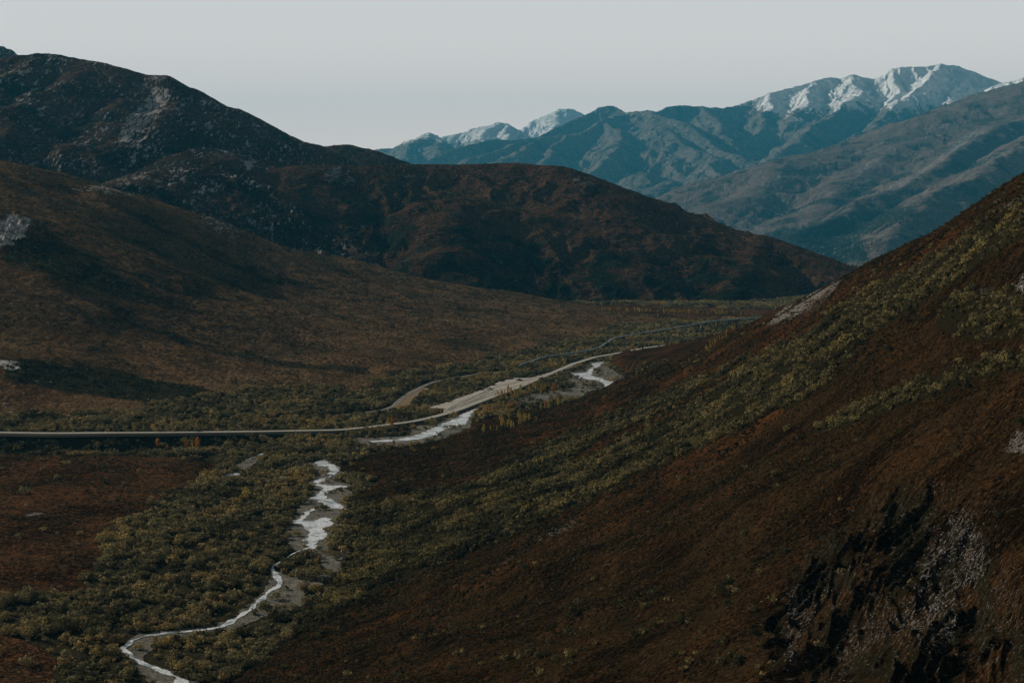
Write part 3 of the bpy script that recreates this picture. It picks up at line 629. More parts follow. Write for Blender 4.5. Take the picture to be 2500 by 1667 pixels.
def snow_attr(T, z0, z1, sd_, px0=None):
    s = sstep(z0, z1, T.Z/T.far+fbm(T.X/430, T.Y/430, sd_, 4)*70)*1.05
    gx = np.gradient(T.Z, axis=1)/np.gradient(T.X, axis=1); gy = np.gradient(T.Z, axis=0)/np.gradient(T.Y, axis=0)
    return s-0.32*sstep(0.75, 1.5, np.hypot(gx, gy))
zl = np.interp(BLUE.PX, [1000, 1380, 1480, 1560, 1800, 1900, 2000, 2500], [1300, 700, 720, 790, 740, 600, 620, 640])
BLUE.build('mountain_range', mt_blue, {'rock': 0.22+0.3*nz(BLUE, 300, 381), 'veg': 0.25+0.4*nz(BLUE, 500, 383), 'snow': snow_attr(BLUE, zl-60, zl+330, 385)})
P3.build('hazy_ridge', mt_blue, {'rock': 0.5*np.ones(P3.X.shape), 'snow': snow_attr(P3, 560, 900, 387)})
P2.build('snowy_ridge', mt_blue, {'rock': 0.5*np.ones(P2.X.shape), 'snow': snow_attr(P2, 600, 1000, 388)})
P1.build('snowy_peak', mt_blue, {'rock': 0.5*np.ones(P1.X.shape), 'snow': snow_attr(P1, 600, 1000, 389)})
GZ = -520.0
n = 24; gx = np.linspace(-22500, 22500, n); gy = np.linspace(-1500, 37000, n); GX, GY = np.meshgrid(gx, gy); idx = np.arange(n*n).reshape(n, n)
g = mesh_obj('ground', np.stack([GX, GY, GX*0+GZ], -1).reshape(-1, 3), np.stack([idx[:-1, :-1], idx[:-1, 1:], idx[1:, 1:], idx[1:, :-1]], -1).reshape(-1, 4), mt_far,
             attrs={'rock': np.zeros(n*n), 'veg': np.ones(n*n)*0.5, 'red': np.zeros(n*n)}); tag(g, kind='structure')

NEAR = [FLOOR, RIGHT, LEFT, KNOLL, MID]
def gz(x, y, ts=NEAR): return np.maximum.reduce([t.z(x, y) for t in ts])
def hit(px, py, ts=NEAR, d0=100, d1=3900, n=900):
    # where the line of sight first meets the ground
    px = np.atleast_1d(np.asarray(px, float)); py = np.atleast_1d(np.asarray(py, float))
    x, y, z = ray(px, py); D = np.geomspace(d0, d1, n); res = np.full(len(px), np.nan); 
    for s in range(0, len(px), 3000):
        xs, ys, zs = x[s:s+3000, None], y[s:s+3000, None], z[s:s+3000, None]
        k = D[None]/ys; below = (zs*k) < gz(xs*k, D[None]+0*xs, ts)
        i = np.argmax(below, axis=1); ok = below.any(axis=1)
        lo = D[np.maximum(i-1, 0)]; hi = D[i]
        for _ in range(12):
            m = (lo+hi)/2; kk = m/ys[:, 0]; b = (zs[:, 0]*kk) < gz(xs[:, 0]*kk, m, ts); hi = np.where(b, m, hi); lo = np.where(b, lo, m)
        res[s:s+3000] = np.where(ok, hi, np.nan)
    k = res/y; X = x*k; Y = res; return X, Y, gz(X, Y, ts)
#PART2
# ------------------------------------------------------------------ creek, gravel, roads
def rough_poly(P, amp, step, seed):
    P = np.array(P+[P[0]]); seg = np.r_[0, np.cumsum(np.hypot(*np.diff(P, axis=0).T))]; n = int(seg[-1]/step)
    t = np.linspace(0, seg[-1], n, endpoint=False); x = np.interp(t, seg, P[:, 0]); y = np.interp(t, seg, P[:, 1])
    for _ in range(2): x = (np.roll(x, 1)+2*x+np.roll(x, -1))/4; y = (np.roll(y, 1)+2*y+np.roll(y, -1))/4
    return x+amp*fbm(x/7, y/7, seed, 4), y+amp*fbm(x/7, y/7, seed+3, 4)
def poly_mesh(P, z):
    x, y = P; V = [Vector((a, b, 0)) for a, b in zip(x, y)]
    T = tessellate_polygon([V]); Vv = np.stack([x, y, np.full(len(x), z)], -1)
    Fc = []
    for t in T:
        a, b, c = (V[i] for i in t)
        Fc.append(t if (b-a).cross(c-a).z > 0 else (t[0], t[2], t[1]))
    return Vv, Fc
def join(parts):
    V = []; Fc = []; o = 0
    for v, f in parts:
        V.append(np.asarray(v)); Fc += [tuple(int(i)+o for i in q) for q in f]; o += len(v)
    return np.concatenate(V), Fc
def strip(X, Y, nx, ny, offs, zs):
    n = len(X); k = len(offs[0]) if hasattr(offs[0], '__len__') else len(offs)
    V = []
    for i in range(n):
        for j in range(k):
            o = offs[i][j] if hasattr(offs[0], '__len__') else offs[j]
            V.append((X[i]+nx[i]*o, Y[i]+ny[i]*o, zs[i][j]))
    Fc = [(i*k+j, i*k+j+1, (i+1)*k+j+1, (i+1)*k+j) for i in range(n-1) for j in range(k-1)]
    return np.array(V), Fc
def up_faces(V, Fc):
    out = []
    for f in Fc:
        a, b, c = V[f[0]], V[f[1]], V[f[2]]; nz_ = (b[0]-a[0])*(c[1]-a[1])-(b[1]-a[1])*(c[0]-a[0])
        out.append(f if nz_ >= 0 else tuple(reversed(f)))
    return out

m = M('water with painted glitter', 0.22, 0.6)
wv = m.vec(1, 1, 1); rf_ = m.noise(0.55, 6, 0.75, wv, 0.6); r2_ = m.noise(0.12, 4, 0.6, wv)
wc = m.mix(m.ramp(m.math('ADD', m.math('MULTIPLY', rf_, 0.7), m.math('MULTIPLY', r2_, 0.3)), [(0.40, 0.0), (0.53, 1.0)]), (0.20, 0.23, 0.23), (0.88, 0.91, 0.93))  # sky shine and riffle glitter painted in as near-white base colour
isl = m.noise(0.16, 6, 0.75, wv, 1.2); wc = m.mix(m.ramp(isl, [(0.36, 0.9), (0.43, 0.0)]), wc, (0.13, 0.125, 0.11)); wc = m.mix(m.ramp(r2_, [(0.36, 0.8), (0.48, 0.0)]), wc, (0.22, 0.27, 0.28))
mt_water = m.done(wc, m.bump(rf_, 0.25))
m = M('river gravel', 1.0, 0.0)
g1 = m.noise(0.09, 5, 0.7); g2 = m.noise(1.1, 6, 0.85); g3 = m.noise(0.30, 6, 0.8, m.vec(1, 1, 1), 2.5)
gc = m.mix(m.ramp(g1, [(0.35, 0.0), (0.65, 1.0)]), (0.13, 0.118, 0.095), (0.28, 0.258, 0.215))
gc = m.mix(m.ramp(g3, [(0.44, 0.9), (0.54, 0.0)]), gc, (0.05, 0.046, 0.034)); gc = m.mix(m.ramp(g2, [(0.5, 0.0), (0.72, 0.8)]), gc, (0.50, 0.48, 0.44))
mt_gravel = m.done(gc, m.bump(m.math('ADD', g2, g3), 0.6))
m = M('road gravel', 1.0, 0.0)
g1 = m.noise(0.05, 4, 0.6); g2 = m.noise(1.3, 5, 0.8)
gc = m.mix(g1, (0.40, 0.37, 0.31), (0.60, 0.57, 0.50)); gc = m.mix(m.ramp(g2, [(0.4, 0.5), (0.6, 0.0)]), gc, (0.13, 0.12, 0.10))
lane = m.attr('lane'); gc = m.mix(m.ramp(lane, [(0.0, 0.0), (0.5, 0.45), (1.0, 0.45)]), gc, (0.13, 0.12, 0.10))
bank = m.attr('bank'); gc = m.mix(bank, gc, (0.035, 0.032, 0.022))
mt_road = m.done(gc, m.bump(g2, 0.25))
m = M('pad gravel', 1.0, 0.0)
g1 = m.noise(0.04, 4, 0.6); g2 = m.noise(1.0, 5, 0.8)
wv = m.n('ShaderNodeTexWave'); m.l(m.vec(1, 1, 1, math.radians(-68)), wv.inputs[0]); wv.inputs['Scale'].default_value = 0.075; wv.inputs['Distortion'].default_value = 7; wv.inputs['Detail'].default_value = 3; wv.inputs['Detail Scale'].default_value = 0.35
gc = m.mix(g1, (0.46, 0.42, 0.35), (0.66, 0.61, 0.53)); gc = m.mix(m.ramp(wv.outputs[1], [(0.0, 0.75), (0.28, 0.0)]), gc, (0.085, 0.08, 0.066)); gc = m.mix(m.ramp(g2, [(0.4, 0.4), (0.6, 0.0)]), gc, (0.15, 0.135, 0.11))
mt_pad = m.done(gc, m.bump(g2, 0.25))
m = M('dirt', 1.0, 0.0); g2 = m.noise(0.25, 6, 0.75)
mt_dirt = m.done(m.mix(m.ramp(g2, [(0.35, 0.0), (0.65, 1.0)]), (0.15, 0.11, 0.07), (0.28, 0.21, 0.14)), m.bump(g2, 0.3))

parts = [poly_mesh(rough_poly(p, 2.2, 2.0, 400+i*7), FZ+0.12+0.004*i) for i, p in enumerate(GRAVP)]
tag(mesh_obj('gravel_bar', *join(parts), mt_gravel), kind='structure')
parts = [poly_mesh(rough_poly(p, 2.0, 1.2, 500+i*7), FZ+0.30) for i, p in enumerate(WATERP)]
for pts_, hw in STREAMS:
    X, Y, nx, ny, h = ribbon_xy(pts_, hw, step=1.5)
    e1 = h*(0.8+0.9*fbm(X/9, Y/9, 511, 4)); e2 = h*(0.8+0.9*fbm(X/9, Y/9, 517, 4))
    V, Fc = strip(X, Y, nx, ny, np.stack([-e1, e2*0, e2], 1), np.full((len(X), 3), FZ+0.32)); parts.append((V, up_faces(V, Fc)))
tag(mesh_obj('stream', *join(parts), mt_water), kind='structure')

def resample(P, step):
    P = np.array(P); seg = np.r_[0, np.cumsum(np.linalg.norm(np.diff(P[:, :2], axis=0), axis=1))]; n = max(3, int(seg[-1]/step)); t = np.linspace(0, seg[-1], n)
    Q = np.stack([np.interp(t, seg, P[:, i]) for i in range(P.shape[1])], 1)
    for _ in range(4): Q[1:-1] = (Q[:-2]+2*Q[1:-1]+Q[2:])/4
    d = np.gradient(Q[:, :2], axis=0); L = np.hypot(d[:, 0], d[:, 1]); return Q, -d[:, 1]/L, d[:, 0]/L
Q, nx, ny = resample(ROADP, 4.0)
offs = [-8, -3.7, -3.2, -1.2, 1.2, 3.2, 3.7, 8]; zs = np.stack([Q[:, 2]+o for o in (-1.9, 0, 0.05, 0.12, 0.12, 0.05, 0, -1.9)], 1)
V, Fc = strip(Q[:, 0], Q[:, 1], nx, ny, offs, zs)
k = len(offs); lane = np.tile([0, 0, 1, 0, 0, 1, 0, 0], len(Q)); bk = np.tile([1, 0.8, 0, 0, 0, 0, 0.8, 1], len(Q))  # bank sides coloured dark for their scrub and their backlit shade
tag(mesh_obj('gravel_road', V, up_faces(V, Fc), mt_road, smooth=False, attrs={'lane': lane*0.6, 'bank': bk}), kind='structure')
X, Y = rough_poly(PADP, 1.2, 2.5, 601); V, Fc = poly_mesh((X, Y), PADZ); n = len(X)
cxm, cym = X.mean(), Y.mean(); V2 = np.stack([X, Y, np.full(n, FZ-2.0)], -1)
tag(mesh_obj('gravel_pad', np.concatenate([V, V2]), list(Fc)+[(i, (i+1) % n, n+(i+1) % n, n+i) for i in range(n)], mt_pad), kind='structure')
ruts = []
for i, l in enumerate([[(1091,1001),(1110,987),(1140,973),(1165,965),(1190,952)],[(1098,1002),(1120,991),(1150,979),(1190,963),(1225,949)],[(1094,1001),(1116,988),(1145,974),(1180,960),(1205,948)],
        [(1130,984),(1160,969),(1185,956),(1215,950)],[(1135,985),(1165,972),(1192,958),(1235,948)],[(1198,948),(1230,940),(1280,930),(1330,916)],[(1110,994),(1160,979),(1230,952),(1300,930)],[(1205,940),(1240,937),(1290,926)],[(1105,997),(1135,987),(1185,968)]]):
    Q, nx, ny = resample(fl(l, PADZ), 3.0); V, Fc = strip(Q[:, 0], Q[:, 1], nx, ny, [-0.55-0.25*(i % 3), 0.55], np.full((len(Q), 2), PADZ+0.03+0.004*i)); ruts.append((V, up_faces(V, Fc)))
m = M('damp gravel', 1.0, 0.0); g2 = m.noise(0.5, 5, 0.8); mt_rut = m.done(m.mix(m.ramp(g2, [(0.4, 0.0), (0.6, 1.0)]), (0.11, 0.10, 0.08), (0.28, 0.26, 0.22)))
tag(mesh_obj('wheel_ruts', *join(ruts), mt_rut), kind='structure')
tag(mesh_obj('dirt_clearing', *poly_mesh(rough_poly(CLEAR, 1.5, 2.5, 611), FZ+0.15), mt_dirt), kind='structure')
Q, nx, ny = resample(fl(TRACK), 4.0)
V, Fc = strip(Q[:, 0], Q[:, 1], nx, ny, [-2.6, -1.5, -0.6, 0.6, 1.5, 2.6], np.tile([FZ+0.22, FZ+0.4, FZ+0.38, FZ+0.38, FZ+0.4, FZ+0.22], (len(Q), 1)))
tag(mesh_obj('dirt_track', V, up_faces(V, Fc), mt_road, attrs={'lane': np.tile([1, 0, 1.0, 1.0, 0, 1], len(Q)), 'bank': np.tile([0.8, 0, 0.5, 0.5, 0, 0.8], len(Q))}), kind='structure')
for a, b, nm in [([(1542,842),(1560,838),(1583,830),(1596,829),(1600,831),(1580,839),(1560,846)], 0, 'gravel_clearing'), ([(1374,897),(1395,884),(1440,877),(1470,868),(1440,882),(1400,892),(1385,899)], 0, 'gravel_clearing')]:
    x, y, z = hit([p[0] for p in a], [p[1] for p in a]); P = list(zip(map(float, x), map(float, y)))
    V, Fc = poly_mesh(rough_poly(P, 1.5, 2.5, 621), FZ+0.2); V[:, 2] = np.maximum(gz(V[:, 0], V[:, 1])+0.35, FZ+0.2)
    tag(mesh_obj(nm, V, Fc, mt_gravel), kind='structure')

# ------------------------------------------------------------------ foliage
def leaf_quads(P, Nrm, size, rng):
    n = len(P); Nn = Nrm/np.linalg.norm(Nrm, axis=1, keepdims=True)
    t = rng.normal(size=(n, 3)); t -= (t*Nn).sum(1, keepdims=True)*Nn; t /= np.linalg.norm(t, axis=1, keepdims=True); b = np.cross(Nn, t)
    s = (size*rng.uniform(0.6, 1.3, n))[:, None]
    V = np.stack([P-t*s-b*s*0.6, P+t*s*0.8-b*s*0.5, P+t*s+b*s*0.6, P-t*s*0.7+b*s*0.7], 1)
    return V.reshape(-1, 3)
def shrub_tpl(nf, seed, tall=1.0):
    # several small domes make one shrub of unit radius
    rng = np.random.default_rng(seed); nb = 1 if nf < 14 else (3 if nf < 40 else 6)
    cen = np.c_[rng.uniform(-0.5, 0.5, (nb, 2)), rng.uniform(0.25, 0.6, nb)] if nb > 1 else np.array([[0, 0, 0.4]])
    rad = rng.uniform(0.42, 0.62, nb) if nb > 1 else np.array([0.75])
    j = rng.integers(0, nb, nf); d = rng.normal(size=(nf, 3)); d[:, 2] = np.abs(d[:, 2])*0.9-0.25; d /= np.linalg.norm(d, axis=1, keepdims=True)
    P = cen[j]+d*(rad[j]*rng.uniform(0.62, 1.22, nf))[:, None]; P[:, 2] = np.maximum(P[:, 2]*1.15*tall, 0.02)
    return leaf_quads(P, d+rng.normal(size=(nf, 3))*0.5+np.array([0, 0, 0.1]), 1.55/math.sqrt(nf)*0.95, rng)
TPL = {nf: [shrub_tpl(nf, nf*10+i) for i in range(6)] for nf in (170, 90, 44, 22, 10)}
def foliage_mat(name, stops, hue_by_object=False, trans=0.14):
    m = M(name, 1.0, 0.0)
    if hue_by_object:
        oi = m.n('ShaderNodeObjectInfo'); r = oi.outputs['Random']
    else: r = m.attr('rnd')
    nzv = m.noise(0.9, 4, 0.7); f = m.math('ADD', m.math('MULTIPLY', r, 0.8), m.math('MULTIPLY', m.math('SUBTRACT', nzv, 0.4), 0.7))
    c = m.ramp(f, stops); m.l(c, m.b.inputs['Base Color'])
    tr = m.n('ShaderNodeBsdfTranslucent'); m.l(c, tr.inputs[0]); ms = m.n('ShaderNodeMixShader'); ms.inputs[0].default_value = trans
    m.l(m.b.outputs[0], ms.inputs[1]); m.l(tr.outputs[0], ms.inputs[2]); m.l(ms.outputs[0], m.out.inputs[0]); return m.m
WILLOW = [(0.0, (0.055, 0.048, 0.025)), (0.3, (0.15, 0.127, 0.062)), (0.55, (0.26, 0.222, 0.108)), (0.75, (0.32, 0.235, 0.10)), (1.0, (0.44, 0.32, 0.11))]
HILLW = [(0.0, (0.026, 0.024, 0.012)), (0.25, (0.066, 0.056, 0.026)), (0.5, (0.13, 0.108, 0.048)), (0.75, (0.21, 0.172, 0.070)), (1.0, (0.33, 0.24, 0.08))]
DARKW = [(0.0, (0.026, 0.029, 0.015)), (0.5, (0.060, 0.060, 0.030)), (0.9, (0.13, 0.12, 0.058)), (1.0, (0.18, 0.16, 0.07))]
mt_willow = foliage_mat('willow leaves', WILLOW); mt_hillw = foliage_mat('hillside willow leaves', HILLW); mt_darkw = foliage_mat('dark alder leaves', DARKW)
mt_willow_i = foliage_mat('willow shrub leaves', WILLOW, True); mt_hillw_i = foliage_mat('hillside shrub leaves', HILLW, True)
def merged(name, P, Rr, mat, rnd, lodk=1.0, tall=None):
    D = P[:, 1]; px = Rr*2/D*1434*lodk
    lod = np.select([px > 11, px > 6, px > 3], [90, 44, 22], 10)
    Vs = []; rn = []; rng = np.random.default_rng(5)
    var = rng.integers(0, 6, len(P)); th = rng.uniform(0, 2*math.pi, len(P))
    for nf in (90, 44, 22, 10):
        for v in range(6):
            s = np.where((lod == nf) & (var == v))[0]
            if not len(s): continue
            T = TPL[nf][v]; c, sn = np.cos(th[s])[:, None], np.sin(th[s])[:, None]; r = Rr[s][:, None]
            x = (T[None, :, 0]*c-T[None, :, 1]*sn)*r+P[s, 0:1]; y = (T[None, :, 0]*sn+T[None, :, 1]*c)*r+P[s, 1:2]; z = T[None, :, 2]*r*(1 if tall is None else tall[s][:, None])+P[s, 2:3]
            Vs.append(np.stack([x, y, z], -1).reshape(-1, 3)); rn.append(np.repeat(rnd[s], len(T)//4))
    V = np.concatenate(Vs); Fc = np.arange(len(V), dtype=np.int32).reshape(-1, 4)
    print(name, len(P), 'shrubs', len(Fc), 'faces')
    return mesh_obj(name, V, Fc, mat, fattr={'rnd': np.concatenate(rn)})
def scatter(T, dens, prob_fn, seed, rlo, rhi, dmin=0, dmax=1e9, maxn=60000):
    # dens: shrubs per square metre; prob_fn gives the share kept at each place
    rng = np.random.default_rng(seed)
    u = np.array([T.u0, T.u1]); u[0] = max(u[0], -0.37); u[1] = min(u[1], 0.37); d0 = max(math.exp(T.l0), dmin); d1 = min(math.exp(T.l1), dmax)
    area = (u[1]-u[0])*(d1*d1-d0*d0)/2; n = int(area*dens)
    D = np.sqrt(rng.uniform(d0*d0, d1*d1, n)); X = rng.uniform(u[0], u[1], n)*D; Z = T.z(X, D); px, py = proj(X, D, Z)
    ok = (px > -60) & (px < 2560) & (py < 1720) & (py > 100) & (Z >= gz(X, D)-0.3)
    X, D, Z, px, py = X[ok], D[ok], Z[ok], px[ok], py[ok]
    k = rng.random(len(X)) < prob_fn(X, D, px, py); X, D, Z, px, py = X[k], D[k], Z[k], px[k], py[k]
    # drop what a nearer slope hides
    x, y, z = ray(px, py); hx, hy, hz = hit(px, py-3.5*3500/np.maximum(D, 1)*0.7, n=260); vis = ~(np.nan_to_num(hy, nan=1e9) < D*0.94-6)
    X, D, Z, px, py = X[vis], D[vis], Z[vis], px[vis], py[vis]
    Rr = (rlo*0.7+(rhi*1.12-rlo*0.7)*rng.random(len(X))**1.8)*(0.85+0.4*perlin(X/30, D/30, seed))
    return np.stack([X, D, Z], -1), np.maximum(Rr, rlo*0.45), px, py
def interp_attr(T, A):
    def f(x, y):
        fu = np.clip((x/y-T.u0)/(T.u1-T.u0)*(T.nu-1), 0, T.nu-1.001); fd = np.clip((np.log(y)-T.l0)/(T.l1-T.l0)*(T.nd-1), 0, T.nd-1.001)
        return A[fd.astype(int), fu.astype(int)]
    return f
vR = interp_attr(RIGHT, veg); rR = interp_attr(RIGHT, rock); vF = interp_attr(FLOOR, vegf); vL = interp_attr(LEFT, vl); vM = interp_attr(MID, vm)
def clear_of(x, y, m_=2.0):
    k = np.ones(len(x), bool)
    k &= ~(np.logical_or.reduce([inpoly(x, y, p) for p in GRAVP]) & (np.random.default_rng(8).random(len(x)) > 0.09))
    for p in [PADP, CLEAR]: k &= ~inpoly(x, y, p)
    for p in WATERP: k &= ~inpoly(x, y, p)
    for pts_, hw in STREAMS:
        X, Y, a, b, h = ribbon_xy(pts_, hw); k &= polydist(x, y, np.stack([X, Y], 1)[::4], False) > 2.6+m_*0.5
    k &= polydist(x, y, [p[:2] for p in ROADP], False) > 4.5+m_; k &= polydist(x, y, fl(TRACK), False) > 5.5+m_
    return k
def pF(x, y, px, py):
    clump = sstep(-0.25, 0.35, fbm(x/22, y/22, 701, 3)); v = vF(x, y)
    nearL = pmask(px, py, [(200,1667),(180,1450),(240,1330),(380,1230),(560,1120),(900,1080),(820,1180),(900,1350),(1000,1440),(600,1667)], 30)
    p = np.where(v > 0.5, 0.12+0.88*clump+0.12*nearL, 0.006)
    p = np.where((py < 1062) & (px < 560) & (y > 1040), p*0.8, p)
    dr = pmask(px, py, [(-50,1065),(540,1068),(480,1100),(-50,1108)], 5)
    return np.clip(p*(1-0.35*dr), 0, 1)*clear_of(x, y)
PF, RF, pxf, pyf = scatter(FLOOR, 0.20, pF, 21, 1.1, 3.5)
print('floor shrubs', len(PF))
dG0 = interp_attr(RIGHT, SHADEG)
def pR(x, y, px, py):
    v = vR(x, y)*(dG0(x, y) < 0.25); cl = sstep(-0.35, 0.35, fbm(x/14, y/14, 711, 3)); sp_ = 0.006*(v < 0.3)
    v2 = v+0.45*fbm(x/9, y/9, 716, 3); return np.where(v2 > 0.4, np.clip((v2-0.3)*1.6, 0, 1)*(0.08+0.92*cl), sp_+0.10*sstep(0.1, 0.5, fbm(x/16, y/16, 713, 3))*pmask(px, py, [(1100,1667),(1250,1500),(1500,1480),(1750,1420),(1900,1450),(1950,1667)], 60)+0.12*sstep(0.1, 0.4, fbm(x/12, y/12, 714, 3))*pmask(px, py, [(2380,1667),(2400,1480),(2510,1300),(2510,1667)], 30))*(rR(x, y) < 0.3)
PR, RR, pxr, pyr = scatter(RIGHT, 0.52, pR, 22, 1.0, 2.3, dmin=140)
RR = RR*np.clip((PR[:, 1]/420), 0.42, 1.0)
print('right shrubs', len(PR))
def pL(x, y, px, py):
    v = vL(x, y)+0.25*fbm(x/40, y/40, 721, 3); return np.clip((v-0.42)*3, 0, 1)*clear_of(x, y, 4)
PL, RL, a_, b_ = scatter(LEFT, 0.03, pL, 23, 1.2, 2.6, dmax=2700)
PM, RM, a_, b_ = scatter(MID, 0.018, lambda x, y, px, py: np.clip((vM(x, y)-0.38)*2.4, 0, 1)*(0.2+0.8*sstep(-0.2, 0.4, fbm(x/40, y/60, 731, 3))), 24, 1.6, 3.6, dmax=3500)
PK, RK, a_, b_ = scatter(KNOLL, 0.05, lambda x, y, px, py: 0.85*pmask(px, py, [(1530,925),(1560,895),(1640,880),(1720,855),(1760,850),(1700,900),(1560,935)], 8), 25, 1.2, 2.4)
rg = np.random.default_rng(3)
def rnd_of(P, s, sd_): return np.clip(0.5+0.55*fbm(P[:, 0]/s, P[:, 1]/s, sd_, 3)+rg.normal(0, 0.18, len(P)), 0, 1)
# the largest ones in the picture are objects of their own, the rest is the thicket
sz = RF/PF[:, 1]; ordF = np.argsort(-sz); indF = ordF[:180]; stF = ordF[180:]
szr = RR/PR[:, 1]; ordR = np.argsort(-szr); indR = ordR[:120]; stR = ordR[120:]
def tpl_mesh(nf, i, name, mat):
    V = TPL[nf][i]; o = mesh_obj(name, V, np.arange(len(V), dtype=np.int32).reshape(-1, 4), mat); return o
def individuals(P, Rr, idx, mat, label, group, name='willow_shrub'):
    base = []
    for n_, k in enumerate(idx):
        if n_ < 6: o = tpl_mesh(170, n_, name, mat); base.append(o)
        else: o = base[n_ % 6].copy(); C.objects.link(o)
        o.location = P[k]; r = float(Rr[k]); o.scale = (r, r, r*float(rg.uniform(0.85, 1.15))); o.rotation_euler = (0, 0, float(rg.uniform(0, 6.28)))
        tag(o, label, 'shrub', group)
PXF, PYF = proj(*PF.T)
zones = [('in the bottom left corner of the thicket', lambda x, y: (x < 260) & (y > 1500)), ('left of the lowest creek bend', lambda x, y: (x < 420) & (y > 1380)), ('inside the lowest creek bend below the water', lambda x, y: (y > 1545)),
         ('just above the long lower creek run', lambda x, y: (x < 640) & (y > 1400)), ('on the right bank of the lower creek', lambda x, y: (x >= 640) & (y > 1380)), ('in the middle of the thicket left of the creek', lambda x, y: (x < 700)), ('on the flat right of the widest creek pool', lambda x, y: (x >= 700))]
left_ = np.ones(len(indF), bool)
for zn, f in zones:
    sel = left_ & f(PXF[indF], PYF[indF]); left_ &= ~sel; ids = indF[sel]
    for nm, ii in (('broad', ids[RF[ids] > np.median(RF[indF])]), ('smaller', ids[RF[ids] <= np.median(RF[indF])])):
        if len(ii): individuals(PF, RF, ii, mt_willow_i, f'{nm} rounded olive brown willow shrub {zn}', f'{nm} willow shrubs {zn}')
mt_dark_i = foliage_mat('dark shrub leaves', DARKW, True)
PXR, PYR = proj(*PR.T); inb = vR(PR[indR, 0], PR[indR, 1]) > 0.4
zr = [('in the green belts of the right hillside', inb, mt_hillw_i, 'olive green'), ('standing on the dark ground at the bottom right', ~inb & (PXR[indR] > 1900), mt_dark_i, 'dark'), ('scattered on the rust slope at the bottom centre', ~inb & (PXR[indR] <= 1900), mt_dark_i, 'dark')]
for zn, k_, mt_, col_ in zr:
    ids = indR[k_]
    if len(ids): individuals(PR, RR, ids, mt_, f'{col_} rounded shrub {zn}', f'{col_} shrubs {zn}')
tag(merged('valley_shrubs', PF[stF], RF[stF], mt_willow, rnd_of(PF[stF], 60, 801)), 'dense olive brown willow thicket covering the valley floor along the creek', 'thicket', kind='stuff')
tag(merged('hillside_shrubs', PR[stR], RR[stR], mt_hillw, rnd_of(PR[stR], 30, 803)), 'green shrub thickets in diagonal belts across the right hillside', 'thicket', kind='stuff')
tag(merged('left_slope_shrubs', PL, RL, mt_darkw, rnd_of(PL, 60, 805), 0.8), 'dark low shrubs in bands across the brown left hillside', 'thicket', kind='stuff')
tag(merged('rounded_hill_shrubs', PM, RM, mt_darkw, rnd_of(PM, 60, 807), 0.8), 'dark shrubs on the shaded face of the rounded middle hill', 'thicket', kind='stuff')
tag(merged('knoll_shrubs', PK, RK, mt_willow, rnd_of(PK, 60, 809)), 'shrubs at the foot of the brown knoll beside the creek', 'thicket', kind='stuff')

# low tundra plants: tussocks, dwarf birch, blueberry
TUS = [(0.0, (0.012, 0.011, 0.006)), (0.25, (0.030, 0.024, 0.010)), (0.45, (0.055, 0.043, 0.018)), (0.62, (0.078, 0.050, 0.019)), (0.8, (0.125, 0.060, 0.020)), (1.0, (0.15, 0.112, 0.04))]
TUSB = [(0.0, (0.028, 0.023, 0.013)), (0.3, (0.075, 0.058, 0.028)), (0.55, (0.135, 0.098, 0.046)), (0.8, (0.19, 0.115, 0.05)), (1.0, (0.26, 0.185, 0.08))]
mt_tus = foliage_mat('tundra plants', TUS); mt_tusb = foliage_mat('brown tundra plants', TUSB)
def tussocks(name, T, dens, seed, rlo, rhi, dmin, dmax, prob, mat, label, sc_, flat=0.55):
    P, Rr, a, b = scatter(T, dens, prob, seed, rlo, rhi, dmin, dmax)
    Rr = Rr*np.clip(P[:, 1]/sc_, 0.45, 1.6)
    tag(merged(name, P, Rr, mat, np.clip(rnd_of(P, 25, seed+5)*0.75+0.15*rg.random(len(P)), 0, 1), 0.55, np.full(len(P), flat)), label, 'ground cover', kind='stuff')
dG = interp_attr(RIGHT, SHADEG)
tussocks('tundra_plants', RIGHT, 0.85, 60, 0.35, 0.95, 120, 1300, lambda x, y, px, py: ((vR(x, y) < 0.4) | (dG(x, y) > 0.2))*(1-0.35*dG(x, y))*(0.25+0.75*sstep(-0.3, 0.4, fbm(x/9, y/9, 61, 3)))*np.clip(500/y, 0.15, 1), mt_tus, 'low rust and brown tundra plants covering the right hillside', 450)
tussocks('floor_tundra_plants', FLOOR, 0.22, 63, 0.5, 1.2, 450, 1100, lambda x, y, px, py: (vF(x, y) < 0.6)*(0.2+0.8*sstep(-0.3, 0.4, fbm(x/14, y/9, 64, 3)))*clear_of(x, y), mt_tusb, 'low brown tundra plants on the open ground left of the creek', 800)
tussocks('left_slope_tundra_plants', LEFT, 0.045, 66, 0.7, 1.6, 1050, 2700, lambda x, y, px, py: (0.15+0.85*sstep(-0.3, 0.4, fbm(x/45, y/22, 67, 3)))*clear_of(x, y, 4), mt_tusb, 'low brown tundra plants on the left hillside', 1500)

